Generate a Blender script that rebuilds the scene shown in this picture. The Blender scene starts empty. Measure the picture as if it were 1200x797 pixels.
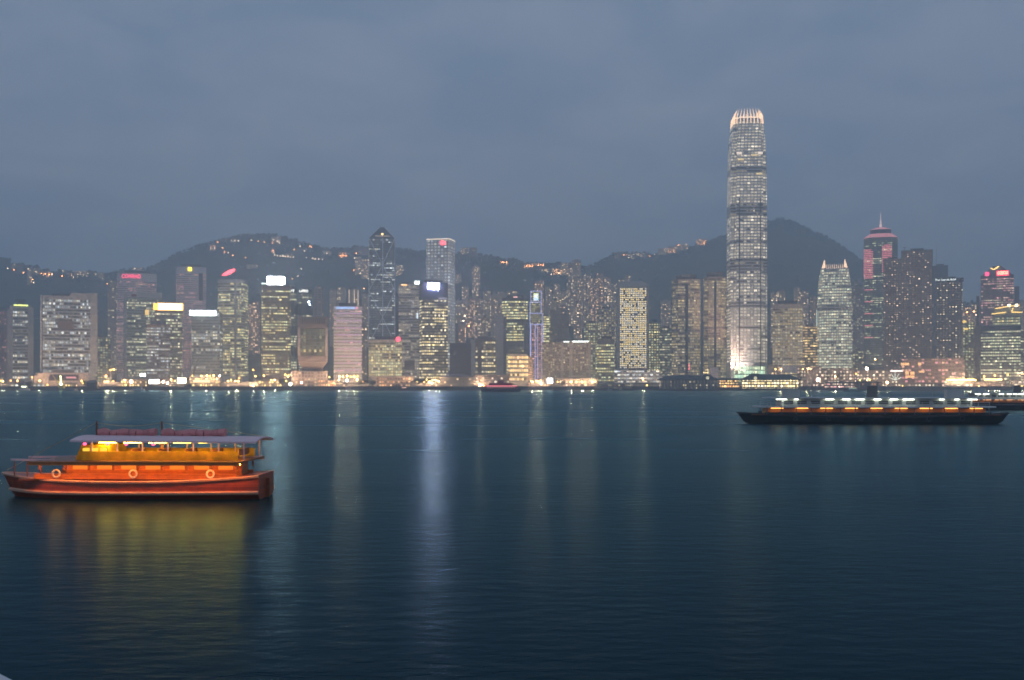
import bpy, math, random
from mathutils import Vector, noise
R = math.radians
rng = random.Random(7)
S = bpy.context.scene
COL = S.collection

# ------------------------------------------------------------------ camera, sky, sun, exposure
F = 1258.0; HZ = 450.0; CH = 8.0            # focal length in px of the 1200 px picture, horizon row, eye height
cd = bpy.data.cameras.new('camera'); cam = bpy.data.objects.new('camera', cd); COL.objects.link(cam)
cam.location = (0, 0, CH); cam.rotation_euler = (R(90), 0, 0)
cd.sensor_width = 36; cd.lens = 36 * F / 1200; cd.shift_y = (HZ - 398.5) / 1200
cd.clip_start = 0.3; cd.clip_end = 20000
S.camera = cam
S.render.engine = 'CYCLES'
S.cycles.use_denoising = True
try: S.cycles.denoiser = 'OPENIMAGEDENOISE'
except Exception: pass
S.cycles.max_bounces = 5; S.cycles.volume_bounces = 2; S.cycles.diffuse_bounces = 2; S.cycles.glossy_bounces = 3
S.cycles.transparent_max_bounces = 6
S.cycles.sample_clamp_indirect = 8.0
S.cycles.pixel_filter_type = 'BLACKMAN_HARRIS'; S.cycles.filter_width = 1.7
vs = S.view_settings
vs.view_transform = 'Standard'; vs.look = 'None'; vs.gamma = 1; vs.exposure = 0.0; vs.use_curve_mapping = False

SUN_EL = R(2.0); SUN_ROT = R(250)
W = bpy.data.worlds.new('World'); S.world = W; W.use_nodes = True
nt = W.node_tree; N = nt.nodes; L = nt.links
N.clear()
def nd(nodes, t, **kw):
    n = nodes.new(t)
    for k, v in kw.items():
        if k.startswith('i_'):
            n.inputs[int(k[2:]) if k[2:].isdigit() else k[2:]].default_value = v
        else: setattr(n, k, v)
    return n
sky = nd(N, 'ShaderNodeTexSky', sky_type='NISHITA', sun_disc=False, sun_elevation=SUN_EL, sun_rotation=SUN_ROT,
         air_density=1.0, dust_density=1.5, ozone_density=3.0)
tc = nd(N, 'ShaderNodeTexCoord'); sep = nd(N, 'ShaderNodeSeparateXYZ')
L.new(tc.outputs['Generated'], sep.inputs[0])
zz = nd(N, 'ShaderNodeMath', operation='MAXIMUM', i_1=0.0); L.new(sep.outputs[2], zz.inputs[0])
za = nd(N, 'ShaderNodeMath', operation='ADD', i_1=0.16); L.new(zz.outputs[0], za.inputs[0])
dx = nd(N, 'ShaderNodeMath', operation='DIVIDE'); L.new(sep.outputs[0], dx.inputs[0]); L.new(za.outputs[0], dx.inputs[1])
dy = nd(N, 'ShaderNodeMath', operation='DIVIDE'); L.new(sep.outputs[1], dy.inputs[0]); L.new(za.outputs[0], dy.inputs[1])
cb = nd(N, 'ShaderNodeCombineXYZ'); L.new(dx.outputs[0], cb.inputs[0]); L.new(dy.outputs[0], cb.inputs[1])
cn = nd(N, 'ShaderNodeTexNoise', i_Scale=2.4, i_Detail=8.0, i_Roughness=0.58, i_Distortion=0.5); L.new(cb.outputs[0], cn.inputs['Vector'])
cr = nd(N, 'ShaderNodeValToRGB'); L.new(cn.outputs['Fac'], cr.inputs[0])
cr.color_ramp.elements[0].position = 0.36; cr.color_ramp.elements[0].color = (0.228, 0.310, 0.436, 1)
cr.color_ramp.elements[1].position = 0.66; cr.color_ramp.elements[1].color = (0.356, 0.404, 0.502, 1)
zr = nd(N, 'ShaderNodeValToRGB'); L.new(zz.outputs[0], zr.inputs[0])      # the overcast is a little paler low down
zr.color_ramp.elements[0].position = 0.0; zr.color_ramp.elements[0].color = (1.00, 1.00, 1.0, 1)
zr.color_ramp.elements[1].position = 0.45; zr.color_ramp.elements[1].color = (0.86, 0.92, 0.98, 1)
mm = nd(N, 'ShaderNodeMix', data_type='RGBA', blend_type='MULTIPLY'); mm.inputs[0].default_value = 1
L.new(cr.outputs[0], mm.inputs[6]); L.new(zr.outputs[0], mm.inputs[7])
b1 = nd(N, 'ShaderNodeBackground', i_Strength=0.05); L.new(sky.outputs[0], b1.inputs[0])
b2 = nd(N, 'ShaderNodeBackground', i_Strength=1.0); L.new(mm.outputs[2], b2.inputs[0])
mx = nd(N, 'ShaderNodeMixShader', i_0=0.9); L.new(b1.outputs[0], mx.inputs[1]); L.new(b2.outputs[0], mx.inputs[2])
wo = nd(N, 'ShaderNodeOutputWorld'); L.new(mx.outputs[0], wo.inputs[0])
W.cycles.sampling_method = 'AUTOMATIC'

sd = bpy.data.lights.new('sun', 'SUN'); sd.energy = 0.08; sd.angle = R(20); sd.color = (1.0, 0.86, 0.72)
so = bpy.data.objects.new('sun', sd); COL.objects.link(so); so.rotation_euler = (R(70), 0, R(60))

WATER_GLOSS = 0.40
SODIUM = 4.2e4
WINDOW_GAIN = 1.95
HAZE_DENSITY = 0.00043

# ------------------------------------------------------------------ helpers
def pt(px, py, Y): return Vector(((px - 600) / F * Y, Y, CH + (HZ - py) / F * Y))
def zat(py, Y): return CH + (HZ - py) / F * Y

MATS = {}
def newmat(name):
    m = bpy.data.materials.new(name); m.use_nodes = True
    n = m.node_tree.nodes; n.clear()
    o = n.new('ShaderNodeOutputMaterial'); p = n.new('ShaderNodeBsdfPrincipled')
    m.node_tree.links.new(p.outputs[0], o.inputs[0])
    return m, n, m.node_tree.links, p
def paint(name, col, rough=0.6, var=0.12, scale=0.2, metal=0.0):
    """a plain surface with a little dirt and wear"""
    if name in MATS: return MATS[name]
    m, n, l, p = newmat(name)
    t = nd(n, 'ShaderNodeTexCoord'); q = nd(n, 'ShaderNodeTexNoise', i_Scale=scale, i_Detail=5.0); l.new(t.outputs['Object'], q.inputs['Vector'])
    r = nd(n, 'ShaderNodeMapRange', i_1=0.25, i_2=0.75, i_3=1 - var, i_4=1 + var); l.new(q.outputs[0], r.inputs[0])
    v = nd(n, 'ShaderNodeVectorMath', operation='SCALE'); v.inputs[0].default_value = col; l.new(r.outputs[0], v.inputs['Scale'])
    l.new(v.outputs[0], p.inputs['Base Color']); p.inputs['Roughness'].default_value = rough; p.inputs['Metallic'].default_value = metal
    MATS[name] = m; return m
def glow(name, col, s, sample=True):
    if name in MATS: return MATS[name]
    m, n, l, p = newmat(name)
    p.inputs['Base Color'].default_value = (*[min(1, c) * .5 for c in col], 1)
    p.inputs['Emission Color'].default_value = (*col, 1); p.inputs['Emission Strength'].default_value = s
    m.cycles.emission_sampling = 'AUTO' if sample else 'NONE'
    MATS[name] = m; return m
def _win(n, l, p, u, v, seed, fr_u, fr_v, frac, ca, cb_, s, glass, wall, grp, floorvar):
    """shared tail: which window cells are lit, in what colour; u and v are cell numbers"""
    def math2(op, a, b=None, c=None):
        k = nd(n, 'ShaderNodeMath', operation=op)
        for i, x in enumerate((a, b, c)):
            if x is None: continue
            if hasattr(x, 'is_linked'): l.new(x, k.inputs[i])
            else: k.inputs[i].default_value = x
        return k.outputs[0]
    def wn(a, b, c):
        cc = nd(n, 'ShaderNodeCombineXYZ')
        for i, x in enumerate((a, b, c)):
            if hasattr(x, 'is_linked'): l.new(x, cc.inputs[i])
            else: cc.inputs[i].default_value = x
        w = nd(n, 'ShaderNodeTexWhiteNoise', noise_dimensions='3D'); l.new(cc.outputs[0], w.inputs['Vector'])
        return w
    r1 = wn(u, v, seed)
    ug = math2('FLOOR', math2('DIVIDE', u, grp)); r2 = wn(ug, v, math2('ADD', seed, 7.3)); r3 = wn(3.1, v, math2('ADD', seed, 3.7))
    kc, kg = 0.36 * (1 - floorvar), 0.64 * (1 - floorvar)
    val = math2('ADD', math2('ADD', math2('MULTIPLY', r1.outputs[0], kc), math2('MULTIPLY', r2.outputs[0], kg)), math2('MULTIPLY', r3.outputs[0], floorvar))
    lit = nd(n, 'ShaderNodeMapRange', i_1=1 - frac + .02, i_2=1 - frac - .02, i_3=1.0, i_4=0.0); l.new(val, lit.inputs[0])
    # val is a sum of uniforms: threshold picked through its mean
    sc = nd(n, 'ShaderNodeSeparateColor'); l.new(r1.outputs[1], sc.inputs[0])
    br = math2('MULTIPLY_ADD', sc.outputs[1], 0.75, 0.35)
    br = math2('MULTIPLY', br, math2('MULTIPLY_ADD', math2('POWER', sc.outputs[2], 9.0), 1.6, 1.0))
    inside = math2('MULTIPLY', fr_u, fr_v) if fr_v is not None else fr_u
    mc = nd(n, 'ShaderNodeMix', data_type='RGBA'); l.new(sc.outputs[0], mc.inputs[0])
    mc.inputs[6].default_value = (*ca, 1); mc.inputs[7].default_value = (*cb_, 1)
    s = s * WINDOW_GAIN
    lit_ = math2('MULTIPLY_ADD', lit.outputs[0], .88, .12)      # unlit cells keep a faint added glow, softening the contrast with lit ones
    e = math2('MULTIPLY', math2('MULTIPLY', lit_, br), math2('MULTIPLY', inside, s))
    l.new(mc.outputs[2], p.inputs['Emission Color']); l.new(e, p.inputs['Emission Strength'])
    mb = nd(n, 'ShaderNodeMix', data_type='RGBA'); l.new(inside, mb.inputs[0])
    mb.inputs[6].default_value = (*wall, 1); mb.inputs[7].default_value = (*glass, 1)
    l.new(mb.outputs[2], p.inputs['Base Color'])
    rr = nd(n, 'ShaderNodeMapRange', i_3=0.7, i_4=0.12); l.new(inside, rr.inputs[0]); l.new(rr.outputs[0], p.inputs['Roughness'])
def _cell(n, l, src, w, lo, hi):
    d = nd(n, 'ShaderNodeMath', operation='DIVIDE', i_1=w); l.new(src, d.inputs[0])
    fl = nd(n, 'ShaderNodeMath', operation='FLOOR'); l.new(d.outputs[0], fl.inputs[0])
    fr = nd(n, 'ShaderNodeMath', operation='FRACT'); l.new(d.outputs[0], fr.inputs[0])
    a = nd(n, 'ShaderNodeMath', operation='GREATER_THAN', i_1=lo); l.new(fr.outputs[0], a.inputs[0])
    b = nd(n, 'ShaderNodeMath', operation='LESS_THAN', i_1=hi); l.new(fr.outputs[0], b.inputs[0])
    c = nd(n, 'ShaderNodeMath', operation='MULTIPLY'); l.new(a.outputs[0], c.inputs[0]); l.new(b.outputs[0], c.inputs[1])
    return fl.outputs[0], c.outputs[0]
def thr(frac, fv):
    """the lit share as a threshold on the sum of random numbers"""
    r = random.Random(1); k = 1 - fv
    v = sorted(.36 * k * r.random() + .64 * k * r.random() + fv * r.random() for _ in range(4000))
    return 1 - v[min(3999, int((1 - frac) * 4000))]
def bandmat(name, frac, ca, cb_, s, cw=2.4, glass=(.025, .03, .04), wall=(.12, .12, .12), grp=6, fv=0.25):
    """glass strip of one storey: u runs along the facade in metres"""
    if name in MATS: return MATS[name]
    m, n, l, p = newmat(name)
    t = nd(n, 'ShaderNodeTexCoord'); sp = nd(n, 'ShaderNodeSeparateXYZ'); l.new(t.outputs['UV'], sp.inputs[0])
    oi = nd(n, 'ShaderNodeObjectInfo'); sm = nd(n, 'ShaderNodeMath', operation='MULTIPLY', i_1=917.0); l.new(oi.outputs['Random'], sm.inputs[0])
    u, fu = _cell(n, l, sp.outputs[0], cw, 0.08, 0.92)
    _win(n, l, p, u, 1.7, sm.outputs[0], fu, None, thr(frac, fv), ca, cb_, s, glass, wall, grp, fv)
    m.cycles.emission_sampling = 'NONE'; MATS[name] = m; return m
def wallmat(name, frac, ca, cb_, s, wall, cw=3.2, ch=3.1, wu=(.2, .8), wv=(.3, .8), glass=(.02, .025, .03), grp=1, fv=0.0):
    """solid wall with punched windows; uv in metres"""
    if name in MATS: return MATS[name]
    m, n, l, p = newmat(name)
    t = nd(n, 'ShaderNodeTexCoord'); sp = nd(n, 'ShaderNodeSeparateXYZ'); l.new(t.outputs['UV'], sp.inputs[0])
    oi = nd(n, 'ShaderNodeObjectInfo'); sm = nd(n, 'ShaderNodeMath', operation='MULTIPLY', i_1=917.0); l.new(oi.outputs['Random'], sm.inputs[0])
    u, fu = _cell(n, l, sp.outputs[0], cw, *wu); v, fvv = _cell(n, l, sp.outputs[1], ch, *wv)
    _win(n, l, p, u, v, sm.outputs[0], fu, fvv, thr(frac, fv), ca, cb_, s, glass, wall, grp, fv)
    m.cycles.emission_sampling = 'NONE'; MATS[name] = m; return m

WARM = (1, .58, .26); GOLD = (1, .72, .24); WHITE = (1, .84, .54); COOL = (.93, 1.0, .56); ICE = (.82, .93, 1.0); ORANGE = (1, .42, .14); PINK = (1, .38, .40)

class MB:
    """collects faces; build() links them as ONE mesh object"""
    def __init__(s): s.v = []; s.f = []; s.u = []; s.m = []
    def face(s, pts, uv=None, mi=0):
        b = len(s.v); s.v += [tuple(p) for p in pts]; s.f.append(tuple(range(b, b + len(pts)))); s.u.append(uv or [(0, 0)] * len(pts)); s.m.append(mi)
    def ring(s, a, za, b, zb, mi=0, z0=0.0):
        """wall between two plan outlines of the same count"""
        n = len(a); u = 0
        for i in range(n):
            j = (i + 1) % n; d = math.dist(a[i], a[j])
            s.face([(*a[i], za), (*a[j], za), (*b[j], zb), (*b[i], zb)], [(u, za - z0), (u + d, za - z0), (u + d, zb - z0), (u, zb - z0)], mi); u += d
    def cap(s, a, z, up=True, mi=0):
        p = [(*q, z) for q in a]; s.face(p if up else p[::-1], None, mi)
    def prism(s, a, z0, z1, mi=0, bottom=True):
        s.ring(a, z0, a, z1, mi); s.cap(a, z1, True, mi)
        if bottom: s.cap(a, z0, False, mi)
    def box(s, c, d, mi=0, rz=0.0):
        x, y, z = c; w, e, h = d[0] / 2, d[1] / 2, d[2] / 2
        k, q = math.cos(rz), math.sin(rz)
        a = [(x + px * k - py * q, y + px * q + py * k) for px, py in ((-w, -e), (w, -e), (w, e), (-w, e))]
        s.prism(a, z - h, z + h, mi)
    def bar(s, p, q, r, mi=0, n=4, r2=None):
        p, q = Vector(p), Vector(q); d = (q - p).normalized()
        a = d.orthogonal().normalized(); b = d.cross(a); r2 = r if r2 is None else r2
        A = [p + (a * math.cos(t) + b * math.sin(t)) * r for t in [2 * math.pi * i / n for i in range(n)]]
        B = [q + (a * math.cos(t) + b * math.sin(t)) * r2 for t in [2 * math.pi * i / n for i in range(n)]]
        for i in range(n):
            j = (i + 1) % n; s.face([A[i], A[j], B[j], B[i]], None, mi)
        s.face(A[::-1], None, mi); s.face(B, None, mi)
    def ball(s, c, r, mi=0, n=8, k=5, sz=1.0):
        c = Vector(c); rows = []
        for i in range(k + 1):
            t = math.pi * i / k
            rows.append([c + Vector((r * math.sin(t) * math.cos(2 * math.pi * j / n), r * math.sin(t) * math.sin(2 * math.pi * j / n), -r * sz * math.cos(t))) for j in range(n)])
        for i in range(k):
            for j in range(n):
                a, b, d, e = rows[i][j], rows[i][(j + 1) % n], rows[i + 1][(j + 1) % n], rows[i + 1][j]
                s.face([a, d, e] if i == 0 else ([a, b, e] if i == k - 1 else [a, b, d, e]), None, mi)
    def mesh(s, name, mats, smooth=False, merge=True):
        me = bpy.data.meshes.new(name)
        if merge:
            ix = {}; vv = []; ff = []
            for f in s.f:
                g = []
                for i in f:
                    k = tuple(round(c, 4) for c in s.v[i])
                    if k not in ix: ix[k] = len(vv); vv.append(s.v[i])
                    g.append(ix[k])
                ff.append(g)
            keep = [i for i, g in enumerate(ff) if len(set(g)) == len(g)]
            s_f = [ff[i] for i in keep]; s_u = [s.u[i] for i in keep]; s_m = [s.m[i] for i in keep]
        else: vv, s_f, s_u, s_m = s.v, s.f, s.u, s.m
        me.from_pydata(vv, [], s_f); 
        uv = me.uv_layers.new(name='UVMap')
        flat = [c for u in s_u for p in u for c in p]; uv.data.foreach_set('uv', flat)
        for mm_ in (mats if isinstance(mats, (list, tuple)) else [mats]): me.materials.append(mm_)
        me.polygons.foreach_set('material_index', s_m)
        if smooth: me.polygons.foreach_set('use_smooth', [True] * len(me.polygons))
        me.update(); return me
    def build(s, name, mats, parent=None, loc=(0, 0, 0), rz=0.0, smooth=False):
        return link(name, s.mesh(name, mats, smooth), parent, loc, rz)
def link(name, me, parent=None, loc=(0, 0, 0), rz=0.0):
    o = bpy.data.objects.new(name, me); COL.objects.link(o); o.parent = parent; o.location = loc; o.rotation_euler = (0, 0, rz); return o
def tag(o, label, cat, group=None):
    o['label'] = label; o['category'] = cat
    if group: o['group'] = group
    return o
def thing(name, label, cat, loc, rz=0.0, group=None):
    return tag(link(name, None, None, loc, rz), label, cat, group)
def kids(o): return [c for c in COL.objects if c.parent == o]
def dup(root, ch, loc, rz, label=None, group=None):
    r = root.copy(); COL.objects.link(r); r.location = loc; r.rotation_euler = (0, 0, rz)
    if label: r['label'] = label
    if group: r['group'] = group
    for c in ch:
        k = c.copy(); COL.objects.link(k); k.parent = r
    return r
def text_mesh(s, h, mat, ext=0.3, bold=0.0):
    cu = bpy.data.curves.new('letters', 'FONT'); cu.body = s; cu.size = h * 1.4; cu.extrude = ext; cu.offset = bold; cu.align_x = 'CENTER'; cu.align_y = 'CENTER'; cu.resolution_u = 3
    o = bpy.data.objects.new('letters', cu); COL.objects.link(o)
    bpy.context.view_layer.update()
    me = bpy.data.meshes.new_from_object(o.evaluated_get(bpy.context.evaluated_depsgraph_get()))
    bpy.data.objects.remove(o); bpy.data.curves.remove(cu)
    for v in me.vertices: v.co = (v.co.x, -v.co.z, v.co.y)
    me.materials.clear(); me.materials.append(mat); return me

# plan outlines, counter-clockwise, front is -y
def rect(w, d): return [(-w / 2, -d / 2), (w / 2, -d / 2), (w / 2, d / 2), (-w / 2, d / 2)]
def chamf(w, d, c):
    x, y = w / 2, d / 2
    return [(-x + c, -y), (x - c, -y), (x, -y + c), (x, y - c), (x - c, y), (-x + c, y), (-x, y - c), (-x, -y + c)]
def bow(w, d, k=.25, n=9):
    """front and back bulge outwards"""
    b = d * k; a = []
    for i in range(n): t = -1 + 2 * i / (n - 1); a.append((t * w / 2, -d / 2 + b * t * t))
    for i in range(n): t = 1 - 2 * i / (n - 1); a.append((t * w / 2, d / 2 - b * t * t))
    return a
def notch(w, d, c):
    """square with a step cut out of every corner"""
    x, y = w / 2, d / 2
    return [(-x + c, -y), (x - c, -y), (x - c, -y + c), (x, -y + c), (x, y - c), (x - c, y - c), (x - c, y), (-x + c, y), (-x + c, y - c), (-x, y - c), (-x, -y + c), (-x + c, -y + c)]
def cross(w, d, k=.3):
    """flats around light wells: a shallow bay between two wings on every side"""
    x, y = w / 2, d / 2; a = w * k / 2; q = min(w, d) * .16
    return [(-x, -y), (-a, -y), (-a, -y + q), (a, -y + q), (a, -y), (x, -y), (x, -a), (x - q, -a), (x - q, a), (x, a), (x, y), (a, y), (a, y - q), (-a, y - q), (-a, y), (-x, y), (-x, a), (-x + q, a), (-x + q, -a), (-x, -a)]
def sc(pl, kx, ky=None): ky = kx if ky is None else ky; return [(x * kx, y * ky) for x, y in pl]
def inset(pl, w, d, m): return sc(pl, 1 - 2 * m / w, 1 - 2 * m / d)
def star(n, r1, r2): return [((r1 if i % 2 else r2) * math.cos(math.pi * i / n), (r1 if i % 2 else r2) * math.sin(math.pi * i / n)) for i in range(2 * n)]

GZ = 4.0
# ------------------------------------------------------------------ ground, water, hills, air
def lerp_tab(tab, x):
    if x <= tab[0][0]: return tab[0][1]
    for (a, b), (c, d) in zip(tab, tab[1:]):
        if x <= c: return b + (d - b) * (x - a) / (c - a)
    return tab[-1][1]
CREST = [(-400, 330), (-150, 318), (0, 308), (8, 308), (14, 315), (40, 318), (60, 322), (80, 321), (100, 320), (125, 323), (135, 319), (145, 316), (170, 315), (182, 311), (200, 302), (215, 294),
         (240, 286), (255, 281), (270, 279), (290, 277), (315, 277), (330, 280), (345, 284), (360, 288), (380, 293), (400, 294), (415, 292), (440, 292), (480, 294), (497, 297), (535, 296),
         (560, 299), (575, 301), (590, 306), (610, 309), (640, 312), (660, 314), (690, 317), (700, 311), (712, 304), (722, 299), (740, 298), (760, 299), (772, 297), (790, 293), (810, 288),
         (830, 282), (850, 276), (865, 271), (880, 265), (900, 260), (915, 258), (930, 261), (950, 268), (965, 276), (980, 284), (1000, 299), (1012, 308), (1050, 330), (1090, 350), (1130, 358), (1170, 356), (1200, 352), (1400, 345), (1600, 350)]
YC = [(-400, 2900), (100, 2900), (200, 3300), (460, 3350), (560, 3000), (680, 2900), (730, 3500), (950, 3560), (1060, 3100), (1600, 2900)]
Y0 = 1740.0
def ground(x, Y, rough=True):
    if Y < Y0: return GZ
    px = 600 + F * x / Y; yc = lerp_tab(YC, px); zc = zat(lerp_tab(CREST, px), yc)
    t = (Y - Y0) / (yc - Y0)
    if t <= 1: h = GZ + (zc - GZ) * (t ** 1.45)
    else: h = GZ + (zc - GZ) * max(0, 1 - (t - 1) * 1.1 - (t - 1) ** 2)
    if rough:
        k = min(1, t * 1.4) * (0.25 + 0.75 * abs(t - 1) ** .5 if t < 1 else .4)
        h += k * (55 * noise.noise((x * .0022, Y * .0022, 3.3)) + 18 * noise.noise((x * .008, Y * .008, 1.1))) + min(1, t * 3) * 4 * noise.noise((x * .03, Y * .03, 5.0))
    return max(h, GZ + (0.0 if t < .02 else .01))
b = MB(); rows = [Y0 + 3700 * (i / 110) ** 1.0 for i in range(111)]; NPX = 330
grid = [[(x, Y, ground(x, Y)) for x in [((-360 + 1920 * j / NPX) - 600) / F * Y for j in range(NPX + 1)]] for Y in rows]
for i in range(110):
    for j in range(NPX): b.face([grid[i][j], grid[i][j + 1], grid[i + 1][j + 1], grid[i + 1][j]])
m, n, l, p = newmat('hillside_scrub')
t = nd(n, 'ShaderNodeTexCoord'); q = nd(n, 'ShaderNodeTexNoise', i_Scale=.03, i_Detail=10.0, i_Roughness=.7); l.new(t.outputs['Object'], q.inputs['Vector'])
r = nd(n, 'ShaderNodeValToRGB'); l.new(q.outputs[0], r.inputs[0])
r.color_ramp.elements[0].position = .35; r.color_ramp.elements[0].color = (.010, .020, .010, 1); r.color_ramp.elements[1].position = .7; r.color_ramp.elements[1].color = (.085, .105, .05, 1)
l.new(r.outputs[0], p.inputs['Base Color']); p.inputs['Roughness'].default_value = .95; p.inputs['Specular IOR Level'].default_value = .1
hills = b.build('hills', m, smooth=True); hills['kind'] = 'structure'

# a wood on the ridge and the slopes: reads as one mass
b = MB(); leafm = paint('woodland_leaves', (.035, .055, .024), .95, .5, .05)
for k in range(5200):
    px = rng.uniform(-60, 1260); yc = lerp_tab(YC, px)
    Y = yc * (1 + rng.uniform(-.035, .004)) if k % 5 < 4 else Y0 + (yc - Y0) * rng.uniform(.35, 1)
    x = (px - 600) / F * Y; z = ground(x, Y); r0 = rng.uniform(2.4, 5.2) * (1.5 if rng.random() < .04 else 1)
    b0 = len(b.v); b.ball((x, Y, z + r0 * .35), r0, n=6, k=4, sz=rng.uniform(.7, 1.3))
    for i in range(b0, len(b.v)):
        v = Vector(b.v[i]); d = r0 * .35 * noise.noise(v * .31); b.v[i] = (v.x + d, v.y + d, v.z + d)
wood = link('woodland', b.mesh('woodland', leafm, merge=False)); wood['kind'] = 'stuff'

# the flat reclaimed shore the city stands on
SH = 1342.0
b = MB(); gm = paint('quay_asphalt', (.07, .068, .065), .85, .3, .05)
b.prism([(-2600, SH), (2600, SH), (3600, Y0 + 30), (-3600, Y0 + 30)], -.5, GZ); gobj = b.build('city_ground', gm); gobj['kind'] = 'structure'
b = MB(); b.box((0, SH - 1.0, 2.3), (5100, 2.0, 5.6)); swm = paint('weathered_sea_wall', (.11, .105, .10), .9, .45, .06)
sw = b.build('sea_wall', swm); tag(sw, 'long dark concrete sea wall below the far waterfront', 'wall')

# harbour water, softened by many small waves
m, n, l, p = newmat('harbour_water')
t = nd(n, 'ShaderNodeTexCoord')
def wave(sx, sy, scale, detail):
    mp = nd(n, 'ShaderNodeMapping'); mp.inputs['Scale'].default_value = (sx, sy, 1); l.new(t.outputs['Object'], mp.inputs['Vector'])
    q = nd(n, 'ShaderNodeTexNoise', i_Scale=scale, i_Detail=detail, i_Roughness=.55); l.new(mp.outputs[0], q.inputs['Vector']); return q
w1 = wave(.60, 1.15, 1.0, 5.0); w2 = wave(.02, .055, 1.0, 5.0); w3 = wave(.004, .03, 1.0, 3.0)
mr = nd(n, 'ShaderNodeMapRange', i_1=.3, i_2=.7, i_3=.19, i_4=.30); l.new(w3.outputs[0], mr.inputs[0])
ad = nd(n, 'ShaderNodeMath', operation='MULTIPLY_ADD', i_1=2.2); l.new(w2.outputs[0], ad.inputs[0]); l.new(w1.outputs[0], ad.inputs[2])
bp = nd(n, 'ShaderNodeBump', i_Strength=.14, i_Distance=.5); l.new(ad.outputs[0], bp.inputs['Height'])
n.remove(p)
df = nd(n, 'ShaderNodeBsdfDiffuse', i_0=(.002, .013, .022, 1)); gs = nd(n, 'ShaderNodeBsdfAnisotropic', i_0=(.55, .88, .98, 1)); l.new(mr.outputs[0], gs.inputs['Roughness'])
fr = nd(n, 'ShaderNodeFresnel', i_0=1.23); fm = nd(n, 'ShaderNodeMath', operation='MULTIPLY', i_1=WATER_GLOSS); l.new(fr.outputs[0], fm.inputs[0])
for k in (df, gs, fr): l.new(bp.outputs[0], k.inputs['Normal'])
wm = nd(n, 'ShaderNodeMixShader'); l.new(fm.outputs[0], wm.inputs[0]); l.new(df.outputs[0], wm.inputs[1]); l.new(gs.outputs[0], wm.inputs[2])
l.new(wm.outputs[0], next(k for k in n if k.type == 'OUTPUT_MATERIAL').inputs[0])
b = MB(); b.face([(-3800, -44, 0), (3800, -44, 0), (3800, SH, 0), (-3800, SH, 0)]); water = b.build('water', m); water['kind'] = 'structure'

# the near quay, of which one pale corner shows bottom left
b = MB(); b.prism([(-40, -24.2), (30, -24.2), (-40, 45.82)], -.6, 5.0); qy = b.build('quay', paint('pale_quay_concrete', (.62, .60, .62), .8, .1, .5)); qy['kind'] = 'structure'

# the dusk haze over the harbour
b = MB(); b.box((0, 2700, 320), (8200, 5560, 644))
m = bpy.data.materials.new('dusk_haze'); m.use_nodes = True; n = m.node_tree.nodes; n.clear()
o = n.new('ShaderNodeOutputMaterial'); pv = n.new('ShaderNodeVolumePrincipled'); m.node_tree.links.new(pv.outputs[0], o.inputs['Volume'])
pv.inputs['Color'].default_value = (.75, .89, 1.0, 1); pv.inputs['Density'].default_value = HAZE_DENSITY; pv.inputs['Anisotropy'].default_value = .35
hz = b.build('haze', m); hz['kind'] = 'stuff'

# ------------------------------------------------------------------ towers
conc = paint('grey_concrete', (.42, .415, .41), .8, .12, .04)
concd = paint('dark_concrete', (.15, .15, .155), .8, .15, .04)
stone = paint('pink_stone', (.46, .39, .36), .75, .1, .04)
cream = paint('cream_stone', (.46, .42, .36), .75, .1, .04)
whitec = paint('white_cladding', (.62, .60, .60), .6, .08, .04)
silver = paint('silver_cladding', (.55, .55, .55), .35, .08, .04, .3)
brown = paint('brown_granite', (.20, .155, .13), .6, .15, .04)
navy = paint('navy_glass_wall', (.03, .04, .065), .2, .1, .04)
green_c = paint('green_grey_cladding', (.26, .29, .26), .5, .1, .04)
blackm = paint('black_metal', (.03, .03, .033), .5, .2, .3)
steel = paint('galvanised_steel', (.35, .36, .37), .4, .12, .5, .6)

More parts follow.
